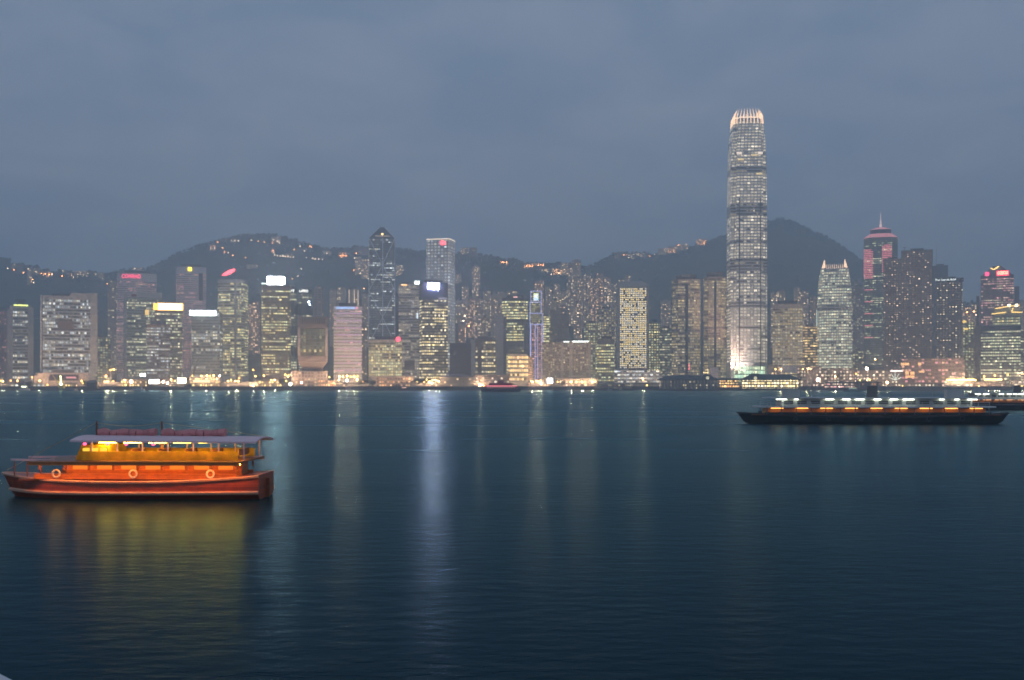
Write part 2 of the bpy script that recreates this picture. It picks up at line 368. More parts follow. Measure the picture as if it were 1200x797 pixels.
def frame(px0, px1, Y, turn, dk, depth):
    pc = (px0 + px1) / 2; x = (pc - 600) / F * Y; th = math.atan2(x, Y); a = R(turn)
    tot = (px1 - px0) / F * Y * math.cos(th)
    if depth: w = (tot - depth * abs(math.sin(a))) / math.cos(a); d = depth
    else: w = tot / (math.cos(a) + dk * abs(math.sin(a))); d = dk * w
    back = (d * math.cos(a) + w * abs(math.sin(a))) / 2
    r = math.hypot(x, Y) + back
    return (r * math.sin(th), r * math.cos(th)), -th + a, w, d
class Tow: pass
def tower(name, label, px0, px1, top, Y, wall=conc, win=None, fh=4.0, wh=.55, plan=None, dk=.8, depth=None, turn=0.0, podium=8.0, crown=5.0, dark=(), cat='tower', group=None, base=GZ, taper=None,
          plant=True, ins=.45, bandtop=None):
    """a tower with recessed window strips: parts shaft, one window_band per storey, parapet and plant room"""
    (x, y), rz, w, d = frame(px0, px1, Y, turn, dk, depth)
    T = Tow(); T.w, T.d, T.rz, T.Y = w, d, rz, Y; T.H = zat(top, Y) - base; H = T.H
    T.o = thing(name, label, cat, (x, y, base), rz, group)
    T.pl = (plan or rect)(w, d); T.px = lambda q: (q - (px0 + px1) / 2) / F * Y * 1.0; T.z = lambda py: zat(py, Y) - base
    tp = taper or (lambda z: 1.0)
    nf = min(100, max(1, int((H - podium - crown) / fh))); fh = (H - podium - crown) / nf
    b = MB(); pl = T.pl; ip = inset(pl, w, d, ins); bp_ = inset(pl, w, d, ins * .55); z = 0.0
    prev = sc(pl, tp(0)); b.cap(prev, 0, False)
    bands = {}
    for i in range(nf):
        z1 = podium + i * fh + fh * (1 - wh); z2 = podium + (i + 1) * fh
        k = tp(z1); isd = any(lo <= i / nf < hi for lo, hi in dark)
        cur = sc(pl, k); b.ring(prev, z, cur, z1); 
        a1 = sc(ip, k); b.ring(cur, z1, a1, z1); b.ring(a1, z1, a1, z2); b.ring(a1, z2, sc(pl, tp(z2)) if taper else cur, z2)
        prev = sc(pl, tp(z2)) if taper else cur; z = z2
        key = round(k, 3)
        if key not in bands:
            q = MB(); q.ring(sc(bp_, k), 0, sc(bp_, k), fh * wh + .001); bands[key] = q.mesh('window_band', [win])
        o = link('window_band', bands[key], T.o, (0, 0, z1))
        if isd:
            dk_ = key, 'd'
            if dk_ not in bands:
                q = MB(); q.ring(sc(bp_, k), 0, sc(bp_, k), fh * wh + .001); bands[dk_] = q.mesh('window_band', [MATS['dark_plant_floor']])
            o.data = bands[dk_]
    cur = sc(pl, tp(H)); b.ring(prev, z, cur, H); b.cap(cur, H)
    b.build('shaft', wall, T.o)
    if plant:
        q = MB(); k = tp(H); q.prism(inset(sc(pl, k), w, d, w * .18), H + .003, H + 3.2 + (w * 7919 % 3)); q.build('plant_room', concd, T.o)
        h_ = 5 + w * 3331 % 7; q = MB(); q.bar((w * .12, 0, H), (w * .12, 0, H + h_), .3, r2=.12); q.build('antenna', steel, T.o)
        q = MB(); q.box((-w * .3, d * .1, H + 1.0), (w * .16, d * .2, 2.0)); q.build('cooling_tower', conc, T.o)
    return T
bandmat('dark_plant_floor', .25, WHITE, WHITE, .22, glass=(.07, .07, .07))

def block(name, label, px0, px1, top, Y, mat, plan=None, dk=.8, depth=None, turn=0.0, cat='apartment tower', group=None, base=None, roof=True):
    """a plain walled block whose window pattern lies in its wall; far towers and low buildings"""
    (x, y), rz, w, d = frame(px0, px1, Y, turn, dk, depth)
    if base is None: base = min(ground(x, y, True), ground(x + w / 2, y), ground(x - w / 2, y)) - (3 if y > Y0 else 0)
    T = Tow(); T.w, T.d, T.rz, T.Y, T.H = w, d, rz, Y, zat(top, Y) - base
    T.o = thing(name, label, cat, (x, y, base), rz, group)
    T.pl = (plan or rect)(w, d); T.px = lambda q: (q - (px0 + px1) / 2) / F * Y; T.z = lambda py: zat(py, Y) - base
    b = MB(); b.ring(T.pl, 0, T.pl, T.H); b.cap(T.pl, T.H); b.cap(T.pl, 0, False); b.build('wall', mat, T.o)
    if roof:
        q = MB(); k = rng.uniform(.35, .55); q.prism(rect(w * k, d * k), T.H + .003, T.H + rng.uniform(2.5, 5)); q.build('water_tank', concd, T.o)
    return T
def part(T, name, mat, fn, label=None, smooth=False, parent=None):
    b = MB(); fn(b); o = b.build(name, mat, parent or T.o, smooth=smooth)
    if label: o['label'] = label
    return o
def boxpart(T, name, mat, px0, px1, py0, py1, t=1.0, y=None, out=0.0, label=None):
    """flat block on the front face, given by picture columns and rows"""
    yy = -T.d / 2 - out if y is None else y
    x0, x1, z0, z1 = T.px(px0), T.px(px1), T.z(py1), T.z(py0)
    return part(T, name, mat, lambda b: b.box(((x0 + x1) / 2, yy - t / 2 - .01, (z0 + z1) / 2), (x1 - x0, t, z1 - z0)), label)
def letters(T, s, pxc, pyc, h_px, mat, wpx=None, label=None, out=.4, parent=None, curve=0):
    me = text_mesh(s, h_px / F * T.Y, mat, .3); xs = [v.co.x for v in me.vertices]; wd = max(xs) - min(xs)
    if curve:
        k_ = wpx / F * T.Y / wd
        for v in me.vertices: v.co.y += curve * T.d * (2 * (v.co.x * k_ + T.px(pxc)) / T.w) ** 2
    o = link('sign_lettering', me, parent or T.o, (T.px(pxc), -T.d / 2 - out, T.z(pyc)))
    if wpx: o.scale = (wpx / F * T.Y / wd, 1, 1)
    if label: o['label'] = label
    return o

# window looks
B_cool = bandmat('cool_office_strip', .42, COOL, WHITE, .58, 2.6)
B_cool_l = bandmat('sparse_cool_strip', .30, ICE, WHITE, .52, 3.2, fv=.35)
B_gold = bandmat('gold_office_strip', .62, GOLD, WHITE, .85, 2.8, fv=.35)
B_gold2 = bandmat('dense_gold_strip', .72, GOLD, COOL, .62, 3.2, fv=.3)
B_tan = bandmat('dim_tan_strip', .72, GOLD, WHITE, .36, 3.0, glass=(.05, .045, .035))
B_white = bandmat('white_office_strip', .80, WHITE, ICE, .62, 3.4, fv=.22, glass=(.10, .10, .10))
B_mix = bandmat('mixed_office_strip', .50, WHITE, ICE, .46, 2.6, fv=.3)
B_grn = bandmat('green_office_strip', .45, COOL, GOLD, .75, 2.8, fv=.3)
B_brown = bandmat('brown_glass_strip', .22, COOL, GOLD, .85, 3.4, glass=(.05, .035, .03), fv=.45, grp=12)
B_dim = bandmat('dim_office_strip', .22, WHITE, WARM, .6, 2.8, fv=.3)
B_pink = bandmat('pinkish_hotel_strip', .32, WARM, PINK, .46, 2.6, glass=(.26, .23, .23), wall=(.55, .5, .5))
B_tower = bandmat('tall_tower_strip', .86, (1, .88, .66), (1, .84, .60), .44, 5.0, fv=.45, grp=7, glass=(.16, .16, .16))

# --- far left
t = block('slim_tower', 'slim grey apartment tower at the far left edge of the photo', -8, 9, 364, 1560, wallmat('grey_flats', .14, WARM, PINK, .6, (.30, .28, .28)), cross, base=GZ)
t = tower('office_tower', 'narrow office tower with two pale windowless side piers and domed crown', 11, 37, 358, 1480, conc, B_cool_l, 4.2, .6, dk=.7, podium=10, crown=4, dark=((.63, .70), (.10, .16)), plant=False)
for s, a, bb, tp in ((-1, 10, 16, 361), (1, 32, 38, 360)): boxpart(t, 'side_pier', conc, a, bb, tp, 449.5, 5, -t.d / 2 + 3)
boxpart(t, 'roof_light_strip', glow('yellow_green_light', (.9, 1, .25), 2.5), 17, 32, 357, 358.5, 1.0)
part(t, 'crown', concd, lambda b: (b.bar((0, 0, t.H), (0, 0, t.H + 7), 6.2, n=10, r2=2.6), b.bar((0, 0, t.H + 7), (0, 0, t.H + 8.6), 7.6, n=12, r2=6.8)))

t = tower('office_slab', 'broad office slab with rows of white lights and raised grey right end', 50, 112, 347, 1450, conc, B_mix, 4.3, .6, depth=34, podium=18, crown=5, dark=((.70, .73), (.24, .28)))
boxpart(t, 'end_pier', conc, 104, 112, 343, 436, 5, -t.d / 2 + 3)
part(t, 'roof_block', conc, lambda b: b.box(((t.px(82) + t.px(104)) / 2, -t.d / 4, t.z(345)), (t.px(104) - t.px(82), t.d / 2, t.z(343) - t.z(347))))
boxpart(t, 'corner_fin', whitec, 50, 51.5, 347, 436, 2.2)
boxpart(t, 'louvre_panel', brown, 69, 86, 376, 386, .6)
t = block('podium_building', 'low pink stone podium with dark banner at the foot of the broad slab', 45, 103, 437, 1420, stone, depth=25, cat='building', base=GZ)
boxpart(t, 'banner', paint('dark_blue_banner', (.05, .045, .08)), 59, 91, 439, 446, .4)
me = boxpart(t, 'banner_light', glow('dim_pink_strip', (1, .45, .55), .5), 77, 88, 441.5, 443.5, .3, out=.45)
t = block('gate_building', 'small pink stone frame building left of the dark bannered podium', 40, 45, 440, 1410, stone, dk=1.2, cat='building', base=GZ)
block('distant_block', 'low office block with greenish windows right of the broad slab', 111, 130, 396, 1720, wallmat('greenish_offices', .55, COOL, GOLD, .45, (.16, .17, .17), 4, 4), cat='office block', base=GZ)
block('apartment_tower', 'grey apartment tower with one column of orange lights left of the hotel', 126, 139, 328, 2050, wallmat('grey_flats_orange', .16, WARM, WHITE, .9, (.26, .25, .26), 5, 3.2), cross)

# --- hotel with curved face and lettering
pk = paint('rosy_grey_hotel', (.74, .65, .65), .75, .08, .04)
H_wall = wallmat('hotel_windows', .22, WARM, PINK, .45, (.38, .33, .33), 3.4, 3.4, (.25, .75), (.35, .75), glass=(.12, .10, .10))
t = tower('hotel_tower', 'rosy grey hotel tower with curved front and red rooftop lettering', 137, 184, 320, 1780, pk, B_pink, 3.6, .42, lambda w, d: bow(w, d, .22), dk=.75, podium=20, crown=14, cat='hotel')
letters(t, 'CONRAD', 154, 324, 4.6, glow('red_pink_neon', (1, .10, .20), 2.6), 21, 'red neon hotel lettering', out=.6, curve=.22)
t = tower('office_tower', 'green lit office block with gold emblem standing before the lettered hotel', 146, 191, 349, 1660, green_c, B_cool, 3.9, .55, depth=35, podium=14, crown=3)
part(t, 'roof_parapet', conc, lambda b: b.box((t.px(171.5), -t.d / 4, t.H + 4.4), (t.px(189) - t.px(154), t.d / 2, 8.4)))
boxpart(t, 'roof_emblem', paint('dull_red_emblem', (.35, .06, .07)), 155, 160.5, 345.2, 347.8, .4)
boxpart(t, 'emblem', glow('gold_emblem_light', (1, .62, .18), 1.6), 170, 174, 363, 369, .8)
boxpart(t, 'side_pier', conc, 146, 150, 345, 446, 3, -t.d / 2 + 1)

# --- office with orange framed sign, hotel with yellow emblem, office with white sign
t = tower('office_tower', 'dark office tower carrying an orange framed white rooftop sign', 181, 214, 364, 1520, brown, B_cool, 4.0, .5, dk=.7, podium=12, crown=4, plant=False)
rs = part(t, 'roof_sign', glow('orange_sign_frame', (1, .45, .05), 5), lambda b: b.box((t.px(199.5), -t.d / 2 + 2, t.z(359.4)), (t.px(214) - t.px(185), 2, t.z(355) - t.z(363.5))))
part(t, 'sign_face', glow('white_sign_face', (1, .93, .85), 9), lambda b: b.box((t.px(199.3), -t.d / 2 + .8, t.z(359.4)), (t.px(212.6) - t.px(186.4), .35, t.z(356) - t.z(362.6))), parent=rs)
part(t, 'sign_emblem', MATS['orange_sign_frame'], lambda b: b.box((t.px(182.8), -t.d / 2 + 2, t.z(359.6)), (t.px(184.6) - t.px(181), 3, t.z(356) - t.z(363.2)), rz=.5))
t = tower('office_wing', 'lower dark wing left of the orange framed sign tower', 172, 200, 380, 1500, brown, B_mix, 4.0, .5, depth=16, podium=12, crown=5)
t = tower('hotel_tower', 'slender curved hotel tower with glowing yellow emblem near its top', 206, 242, 312.5, 1880, pk, B_pink, 3.6, .42, lambda w, d: bow(w, d, .25), dk=.75, podium=20, crown=13, cat='hotel')
def emb(b):
    for dz in (-2.3, 0, 2.3): b.box((t.px(222.6), -t.d / 2 - .8, t.z(315.5) + dz), (5.2 if dz else 3.6, .6, 1.25))
    b.box((t.px(222.6) - 2.4, -t.d / 2 - .79, t.z(315.5) + 1.1), (1.2, .6, 3.4)); b.box((t.px(222.6) + 2.4, -t.d / 2 - .81, t.z(315.5) - 1.1), (1.2, .6, 3.4)); b.box((t.px(222.6) + 2.4, -t.d / 2 - .81, t.z(315.5) + 1.7), (1.2, .6, 2.0)); b.box((t.px(222.6) - 2.4, -t.d / 2 - .79, t.z(315.5) - 1.7), (1.2, .6, 2.0))
part(t, 'emblem', glow('yellow_emblem_light', (1, .80, .05), 5), emb)
boxpart(t, 'glass_bay', paint('grey_glass', (.08, .085, .10), .2), 229, 237, 320, 352, .5, out=-3.0)
t = tower('office_tower', 'office tower with one long white sign across its rooftop', 224, 262, 366, 1490, green_c, B_cool_l, 4.0, .6, dk=.8, turn=-9, podium=12, crown=6, plant=False, dark=((.45, .5),))
part(t, 'roof_sign', glow('bright_white_sign', (.93, .97, 1), 24), lambda b: b.box((t.px(240), -t.d / 2 - 1, t.z(366.6)), (t.px(255) - t.px(225), 1.2, t.z(364) - t.z(369.2))))

# --- yellow-lit tower with red emblem
t = tower('office_tower', 'yellow lit tower with rounded grey right side and red feather sign', 254, 292, 327, 1620, conc, B_grn, 4.0, .5, lambda w, d: chamf(w, d, w * .08), dk=1.0, turn=-13, podium=14, crown=6, plant=False)
def feather(b):
    q = []; n_ = 9
    for i in range(n_): s = i / (n_ - 1); q.append((t.px(263) + (t.px(278) - t.px(263)) * s, t.z(322.5) + (t.z(317) - t.z(322.5)) * s - 2.2 * math.sin(math.pi * s) ** .7))
    for i in range(n_): s = 1 - i / (n_ - 1); q.append((t.px(263) + (t.px(278) - t.px(263)) * s + .6, t.z(322) + (t.z(315.6) - t.z(322)) * s + 2.9 * math.sin(math.pi * min(1, s * .9)) ** .8))
    y0 = -t.d / 2 + 2
    b.face([(x, y0, z) for x, z in q]); b.face([(x, y0 + 1, z) for x, z in q][::-1])
    for i in range(len(q)): j = (i + 1) % len(q); b.face([(q[j][0], y0, q[j][1]), (q[i][0], y0, q[i][1]), (q[i][0], y0 + 1, q[i][1]), (q[j][0], y0 + 1, q[j][1])])
part(t, 'feather_sign', glow('red_feather_neon', (1, .09, .12), 6), feather)
part(t, 'sign_mast', steel, lambda b: b.bar((t.px(270), -t.d / 2 + 4, t.H), (t.px(270), -t.d / 2 + 4, t.z(320)), .6))
boxpart(t, 'corner_pier', conc, 278.5, 281, 328, 446, 1.2)

# --- tower with the brightest white sign
t = tower('office_tower', 'brownish office tower under the brightest white rooftop sign', 306, 341, 334, 1510, brown, B_grn, 3.9, .45, lambda w, d: chamf(w, d, w * .06), dk=.8, podium=14, crown=8, plant=False)
def rsign(b):
    w_, h_, c = t.px(333.5) - t.px(313), t.z(324) - t.z(333), 1.2
    pl = [(x, z) for x, z in chamf(w_, h_, c)]; xc, zc = t.px(323.3), t.z(328.6); y0 = -t.d / 2 + 1
    b.face([(xc + x, y0, zc + z) for x, z in pl]); b.face([(xc + x, y0 + 2, zc + z) for x, z in pl][::-1])
    for i in range(8):
        (x0, z0), (x1, z1) = pl[i], pl[(i + 1) % 8]; b.face([(xc + x1, y0, zc + z1), (xc + x0, y0, zc + z0), (xc + x0, y0 + 2, zc + z0), (xc + x1, y0 + 2, zc + z1)])
part(t, 'roof_sign', glow('dazzling_white_sign', (.95, .95, 1), 60), rsign)
part(t, 'sign_support', steel, lambda b: b.box((t.px(323.3), -t.d / 2 + 4, t.H + .9), (t.px(331) - t.px(315), 3, 1.7)))
boxpart(t, 'corner_lamp', glow('pale_green_lamp', (.8, 1, .85), 2.5), 307, 312, 331.8, 333.2, 1, out=-2)

# --- two faceted towers with lettering
lipg = paint('faceted_mirror_glass', (.07, .08, .085), .15, .1, .05, .4)
for i, (a, c, tp, s_, wp, lb) in enumerate(((335, 348, 338.5, 'PT', 5, 'left faceted glass tower with short white lettering beside brightest sign tower'), (350, 366, 339, 'LIPPO', 10, 'right faceted glass tower of a pair, with longer white lettering'))):
    t = tower('faceted_tower', lb, a, c, tp, 1640, lipg, B_cool, 4.0, .6, lambda w, d: chamf(w, d, w * .3), dk=1.0, podium=10, crown=7, group='pair of faceted glass towers')
    letters(t, s_, (342.5 if i == 0 else 356), 341.3, 3.0, glow('white_letter_light', (1, 1, .92), 4), wp, out=.6)
    for z0 in (.30, .52, .74): part(t, 'jutting_bay', lipg, lambda b: b.prism(chamf(t.w * 1.14, t.d * 1.14, t.w * .3), t.H * z0, t.H * z0 + 16))
    if i: part(t, 'star_light', glow('blue_white_star', (.62, .75, 1), 22), lambda b: b.ball((t.px(361.8), -t.d / 2 - 2, t.z(354)), 1.5, n=8, k=5))
    if i: part(t, 'star_light', MATS['blue_white_star'], lambda b: b.ball((t.px(363), -t.d / 2 - 2, t.z(357)), 1.0, n=8, k=5))
block('slab_block', 'plain grey windowless slab rising behind the louvred military tower', 368, 379, 337, 1760, wallmat('blank_grey_slab', .05, WHITE, WARM, .5, (.22, .22, .24), 6, 4), cat='tower', base=GZ)

# --- tower on a narrow stem
t = tower('stemmed_tower', 'brown glass tower with louvred top, narrowing to a stem above its podium', 349, 384, 371, 1400, paint('dim_pink_stone', (.27, .215, .195), .75, .1, .04), B_brown, 4.0, .8, dk=.9, podium=24, crown=16, plant=False, base=GZ + 16)
t.o.children
for c in list(COL.objects):
    if c.parent == t.o and c.name.startswith('shaft'): bpy.data.objects.remove(c)
def stem(b):
    pl = t.pl; b.cap(sc(pl, .62), 0, False); b.ring(sc(pl, .62), 0, sc(pl, .62), 7); b.ring(sc(pl, .62), 7, sc(pl, 1), 17); b.ring(pl, 17, pl, 24)
    b.ring(pl, 24, sc(pl, .955), 24.01); b.ring(sc(pl, .955), 24.01, sc(pl, .955), t.H - 15); b.ring(sc(pl, .955), t.H - 15, pl, t.H - 14.9); b.ring(pl, t.H - 14.9, pl, t.H); b.cap(pl, t.H)
part(t, 'shaft', MATS['dim_pink_stone'], stem)
for s in (-1, 1): part(t, 'corner_pier', stone, lambda b: b.box((s * (t.w / 2 - 1.4), -t.d / 2 + 1.4 - .3, (t.H - 15 + 24) / 2 + .5), (3.4, 3.4, t.H - 39.2)))
lv = boxpart(t, 'louvre', paint('louvre_dark', (.06, .06, .065)), 352.5, 382, 372.5, 379.5, .4)
for i in range(14): part(t, 'louvre_fin', stone, lambda b: b.box((t.px(353.5 + i * 2.15), -t.d / 2 - .7, t.z(376)), (.55, .5, t.z(372.8) - t.z(379.2))), parent=lv)
t = block('podium_building', 'pale pink stepped podium building under the stemmed tower', 342, 384, 435, 1385, wallmat('pink_podium_wall', .35, WARM, WHITE, .6, (.42, .34, .31), 4, 4), depth=40, cat='building', base=GZ)
t = block('low_hall', 'low floodlit orange hall right of the pink podium building', 373, 393, 446, 1370, wallmat('orange_lit_hall', .9, ORANGE, WARM, 1.1, (.45, .33, .26), 3, 5), depth=14, cat='building', base=GZ, roof=False)

# --- white slab with violet floor lights
t = tower('white_slab', 'white slab tower with violet floor lines and blue strip along its roof', 391, 424, 359, 1450, paint('bright_white_cladding', (.80, .78, .79), .6, .06, .04), bandmat('small_square_windows', .25, WHITE, PINK, .8, 3.6, glass=(.20, .20, .22), wall=(.70, .68, .70)), 4.2, .32, dk=.5, podium=14, crown=6)
boxpart(t, 'roof_light_strip', glow('blue_roof_light', (.35, .55, 1), 1.6), 394, 416, 360, 361.8, .6)
boxpart(t, 'pink_roof_light', glow('pink_roof_light', (1, .35, .5), 1.6), 416.5, 419, 360, 361.8, .6)
for i in range(9): boxpart(t, 'violet_floor_light', glow('violet_floor_light', (.95, .66, .95), .45, False), 394, 424, 367 + i * 8.3, 368.1 + i * 8.3, .5)
block('city_hall_block', 'low floodlit orange hall in front of the greenish office block', 441, 484, 441, 1385, wallmat('floodlit_hall_wall', .62, ORANGE, WARM, .8, (.45, .35, .28), 3.4, 4.2), depth=24, cat='building', base=GZ, roof=False)

# --- prism tower with white bracing
t = tower('prism_tower', 'tall faceted glass tower with white diagonal bracing and pointed roof', 432, 463, 279, 1900, paint('blue_black_glass', (.045, .055, .075), .15, .1, .04, .3), bandmat('prism_strip', .22, WHITE, ICE, .6, 3.4, fv=.3), 4.1, .55, dk=1.0, podium=20, crown=2, plant=False)
pg = MATS['blue_black_glass']
def proof(b):
    pl = t.pl; apex = [(-t.w * .08, -t.d * .08), (t.w * .10, -t.d * .08), (t.w * .10, t.d * .1), (-t.w * .08, t.d * .1)]
    b.ring(pl, t.H + .01, apex, t.z(264.5)); b.cap(apex, t.z(264.5))
part(t, 'glass_roof', pg, proof)
for dxp in (445.5, 450.5): part(t, 'mast', steel, lambda b: b.bar((t.px(dxp), 0, t.z(265)), (t.px(dxp), 0, t.z(260.5)), .8, r2=.3))
part(t, 'low_prism', pg, lambda b: (b.ring(rect(16, t.d * .9), 0, rect(16, t.d * .9), t.z(352)), b.ring(rect(16, t.d * .9), t.z(352), [(-7.9, -t.d * .45), (-7.8, -t.d * .45), (-7.8, t.d * .45), (-7.9, t.d * .45)], t.z(336)))).location = (t.w / 2 + 4.4, 2, 0)
brace = paint('white_bracing', (.75, .76, .78), .4, .05, .1)
xl, xc_, xr = t.px(432.4), t.px(448.5), t.px(462.6); yb = -t.d / 2 - .7
zs = [t.z(q) for q in (279, 310, 341, 372, 403)]
for x in (xl, xc_, xr): part(t, 'bracing', brace, lambda b: b.bar((x, yb, 6), (x, yb, t.H if x != xc_ else t.z(279)), .85))
for i in range(4):
    za_, zb_ = zs[i], zs[i + 1]
    for (xa, xb) in ((xl, xc_), (xc_, xr)):
        up = (i % 2 == 0) == (xa == xl)
        part(t, 'bracing', brace, lambda b: b.bar((xa, yb, za_ if up else zb_), (xb, yb, zb_ if up else za_), .75))
part(t, 'bracing', brace, lambda b: b.bar((xl, yb, t.z(310)), (xr, yb, t.z(310)), .6))
for x in (xl, xr): part(t, 'bracing', brace, lambda b: b.bar((x, yb, t.H), (-t.w * .08 if x == xl else t.w * .1, -t.d * .08 - .7, t.z(264.5)), .75))
part(t, 'sky_lobby_light', glow('amber_lobby_light', (1, .58, .22), 5), lambda b: b.box((t.px(448), -t.d / 2 - .3, t.z(274.5)), (3.6, 3, 2.6)))
part(t, 'sky_lobby_light', glow('dim_lobby_line', (1, .75, .5), .9), lambda b: b.box((t.px(448), -t.d / 2 - .2, t.z(276.6)), (26, .7, .8)))
t = tower('office_block', 'greenish lit office block with red disc sign before the braced tower', 432, 471, 398, 1460, cream, bandmat('bright_green_gold', .75, COOL, GOLD, .62, 3.0, fv=.2), 3.8, .6, dk=.6, podium=14, crown=4)
part(t, 'disc_sign', glow('red_disc_neon', (1, .10, .16), 3), lambda b: b.bar((t.px(466.5), -t.d / 2 - .4, t.z(397.5)), (t.px(466.5), -t.d / 2 - 1.4, t.z(397.5)), 3.3, n=16))

# --- striped tower, grid tower, dark blue tower
t = tower('striped_tower', 'slim tower of even pale and tan stripes left of the dark blue tower', 467, 492, 333, 1620, cream, bandmat('tan_stripe', .6, (1, .8, .6), WHITE, .34, 3.0, glass=(.10, .09, .08)), 4.0, .5, dk=1.0, podium=12, crown=3)
boxpart(t, 'orange_roof_lamp', glow('orange_roof_lamp', (1, .55, .2), 3), 470.5, 477, 333.2, 334.6, .6)
part(t, 'white_roof_sign', glow('white_green_sign', (.9, 1, .92), 6), lambda b: b.box((t.px(488.7), -t.d / 2 + 1, t.z(331.2)), (t.px(491.4) - t.px(486), 1, t.z(329) - t.z(333))))
boxpart(t, 'small_blue_sign', glow('blue_white_sign', (.7, .85, 1), 2.2), 488.3, 489.8, 367, 373, .8)
boxpart(t, 'dark_panel', brown, 474, 486, 422, 434, .3)
ckw = wallmat('grid_tower_windows', .93, WHITE, ICE, .40, (.30, .29, .30), 6.4, 5.6, (.2, .85), (.22, .8), glass=(.18, .18, .185))
t = block('grid_tower', 'tall square tower covered in a grid of white lights with red crest', 499, 534, 280, 1960, ckw, lambda w, d: chamf(w, d, 2), dk=.9, turn=-16, cat='tower', base=GZ, roof=False)
part(t, 'roof_light_line', glow('warm_roof_line', (1, .78, .55), 2.2), lambda b: b.prism(sc(chamf(t.w, t.d, 2), 1.01), t.H - .2, t.H + 1.1))
part(t, 'red_crest_sign', glow('red_crest_neon', (1, .12, .15), 4), lambda b: (b.bar((t.w * .20, -t.d / 2 - .2, t.z(284.2)), (t.w * .20, -t.d / 2 - 1.4, t.z(284.2)), 4.6, n=14), b.box((t.w * .20 + 4.6, -t.d / 2 - .8, t.z(285)), (4, 1.0, 5))))
part(t, 'roof_mast', steel, lambda b: b.bar((-t.w * .2, 0, t.H), (-t.w * .2, 0, t.H + 4.5), .5))
t = tower('office_tower', 'dark blue tower with small blue white roof sign and rows of gold light', 491, 525, 331, 1490, navy, B_gold, 4.0, .55, dk=.8, turn=9, podium=10, crown=24)
part(t, 'roof_sign', glow('blue_white_roof_sign', (.82, .68, 1), 185), lambda b: b.box((t.px(505.8), -t.d / 2 - 1.2, t.z(335.4)), (t.px(512.3) - t.px(499.6), 1.2, t.z(332) - t.z(339))))
boxpart(t, 'facade_lettering_panel', glow('dim_grey_panel', (.8, .8, .9), .22), 512, 522, 348.5, 350.2, .4)
block('netted_block', 'squat black block wrapped in dark construction netting', 527, 552, 402, 1440, paint('dark_netting', (.035, .045, .065), .9, .25, .3), depth=30, cat='building', base=GZ, roof=False)
t = tower('office_block', 'lit office block with gold rows between grey concrete piers', 555, 581, 398, 1530, brown, B_gold, 4.0, .6, depth=20, podium=10, crown=3)
boxpart(t, 'pier', conc, 551.5, 557, 398, 446, 3); boxpart(t, 'pier', brown, 560, 564.5, 398, 446, 2)
block('concrete_core', 'tall blank grey concrete pier left of the greenish gold tower', 580, 590, 368, 1540, conc, depth=14, cat='tower', base=GZ, roof=False)
t = tower('office_tower', 'green gold striped tower with grey flanks left of the neon tower', 588, 619, 349, 1620, concd, bandmat('green_gold_rows', .70, COOL, GOLD, .75, 2.6, fv=.45), 4.1, .55, lambda w, d: chamf(w, d, w * .18), dk=.8, podium=14, crown=5, dark=((.35, .43), (.68, .75)))
for a, c in ((588, 593.5), (613, 619)): boxpart(t, 'flank', concd, a, c, 372 if a < 600 else 378, 446, 2, -t.d / 2 + 3)
part(t, 'red_roof_lamp', glow('salmon_lamp', (1, .5, .4), 1.6), lambda b: b.box((t.px(604), -t.d / 2 + 1, t.H + 1), (6, 2, 2)))
t = tower('low_office', 'low block with broad orange light bands in front of the neon tower', 595, 619, 415, 1420, cream, bandmat('broad_orange_band', .72, WARM, GOLD, 1.3, 3.0, fv=.5), 5.0, .5, depth=22, podium=6, crown=3, plant=False, cat='office block')
block('low_annex', 'narrow orange lit annex at the right end of the banded low block', 619.2, 624, 418, 1424, wallmat('orange_annex', .8, ORANGE, WARM, .9, (.4, .32, .26), 2.2, 3), depth=16, cat='building', base=GZ, roof=False)

# --- neon tower
nb = glow('lavender_neon', (.50, .52, 1), 1.35, False)
(x, y), rz, w, d = frame(621, 637, 1660, 0, 1, None)
t = Tow(); t.Y = 1660; t.w, t.d = w, d; t.px = lambda q: (q - 629) / F * 1660; t.z = lambda q: zat(q, 1660) - GZ
t.o = thing('neon_tower', 'stepped slim tower outlined in lavender neon with a bright screen on top', 'tower', (x, y, GZ), rz)
nw = wallmat('neon_tower_wall', .75, PINK, WARM, .55, (.20, .17, .24), 2.6, 3.2, (.15, .85), (.25, .75)); nw2 = wallmat('neon_tower_upper', .7, COOL, GOLD, .5, (.18, .19, .2), 2.6, 3.2)
tiers = [(622, 635, 379.5, 446), (621.4, 636.4, 380, 419), (621, 635.4, 367, 380), (621, 634.2, 354, 367), (622, 634.4, 341, 354)]
for i, (a, c, z0, z1) in enumerate(tiers):
    dd = t.d * (1 - .05 * i); a_, c_ = t.px(a), t.px(c); yo = 1.2 if i == 0 else .0
    pl = [(a_, -dd / 2 + yo), (c_, -dd / 2 + yo), (c_, dd / 2 - yo), (a_, dd / 2 - yo)]
    part(t, 'tier', nw if i < 2 else nw2, lambda b: (b.ring(pl, t.z(z1), pl, t.z(z0)), b.cap(pl, t.z(z0)), b.cap(pl, t.z(z1), False)))
    yf = -dd / 2 + yo - .5; cols = (a, c) if i > 1 else ((a, (a + c) / 2 - 1.4, (a + c) / 2 + 1.6, c) if i == 0 else (a, c))
    for q in cols: part(t, 'neon_tube', nb, lambda b: b.bar((t.px(q), yf, t.z(z1)), (t.px(q), yf, t.z(z0)), .55))
    if i: part(t, 'neon_tube', nb, lambda b: b.bar((a_, yf, t.z(z0) - .1), (c_, yf, t.z(z0) - .1), .55))
m, n, l, p = newmat('colour_screen'); tcx = nd(n, 'ShaderNodeTexCoord'); vo = nd(n, 'ShaderNodeTexVoronoi', i_Scale=.45); l.new(tcx.outputs['Object'], vo.inputs['Vector'])
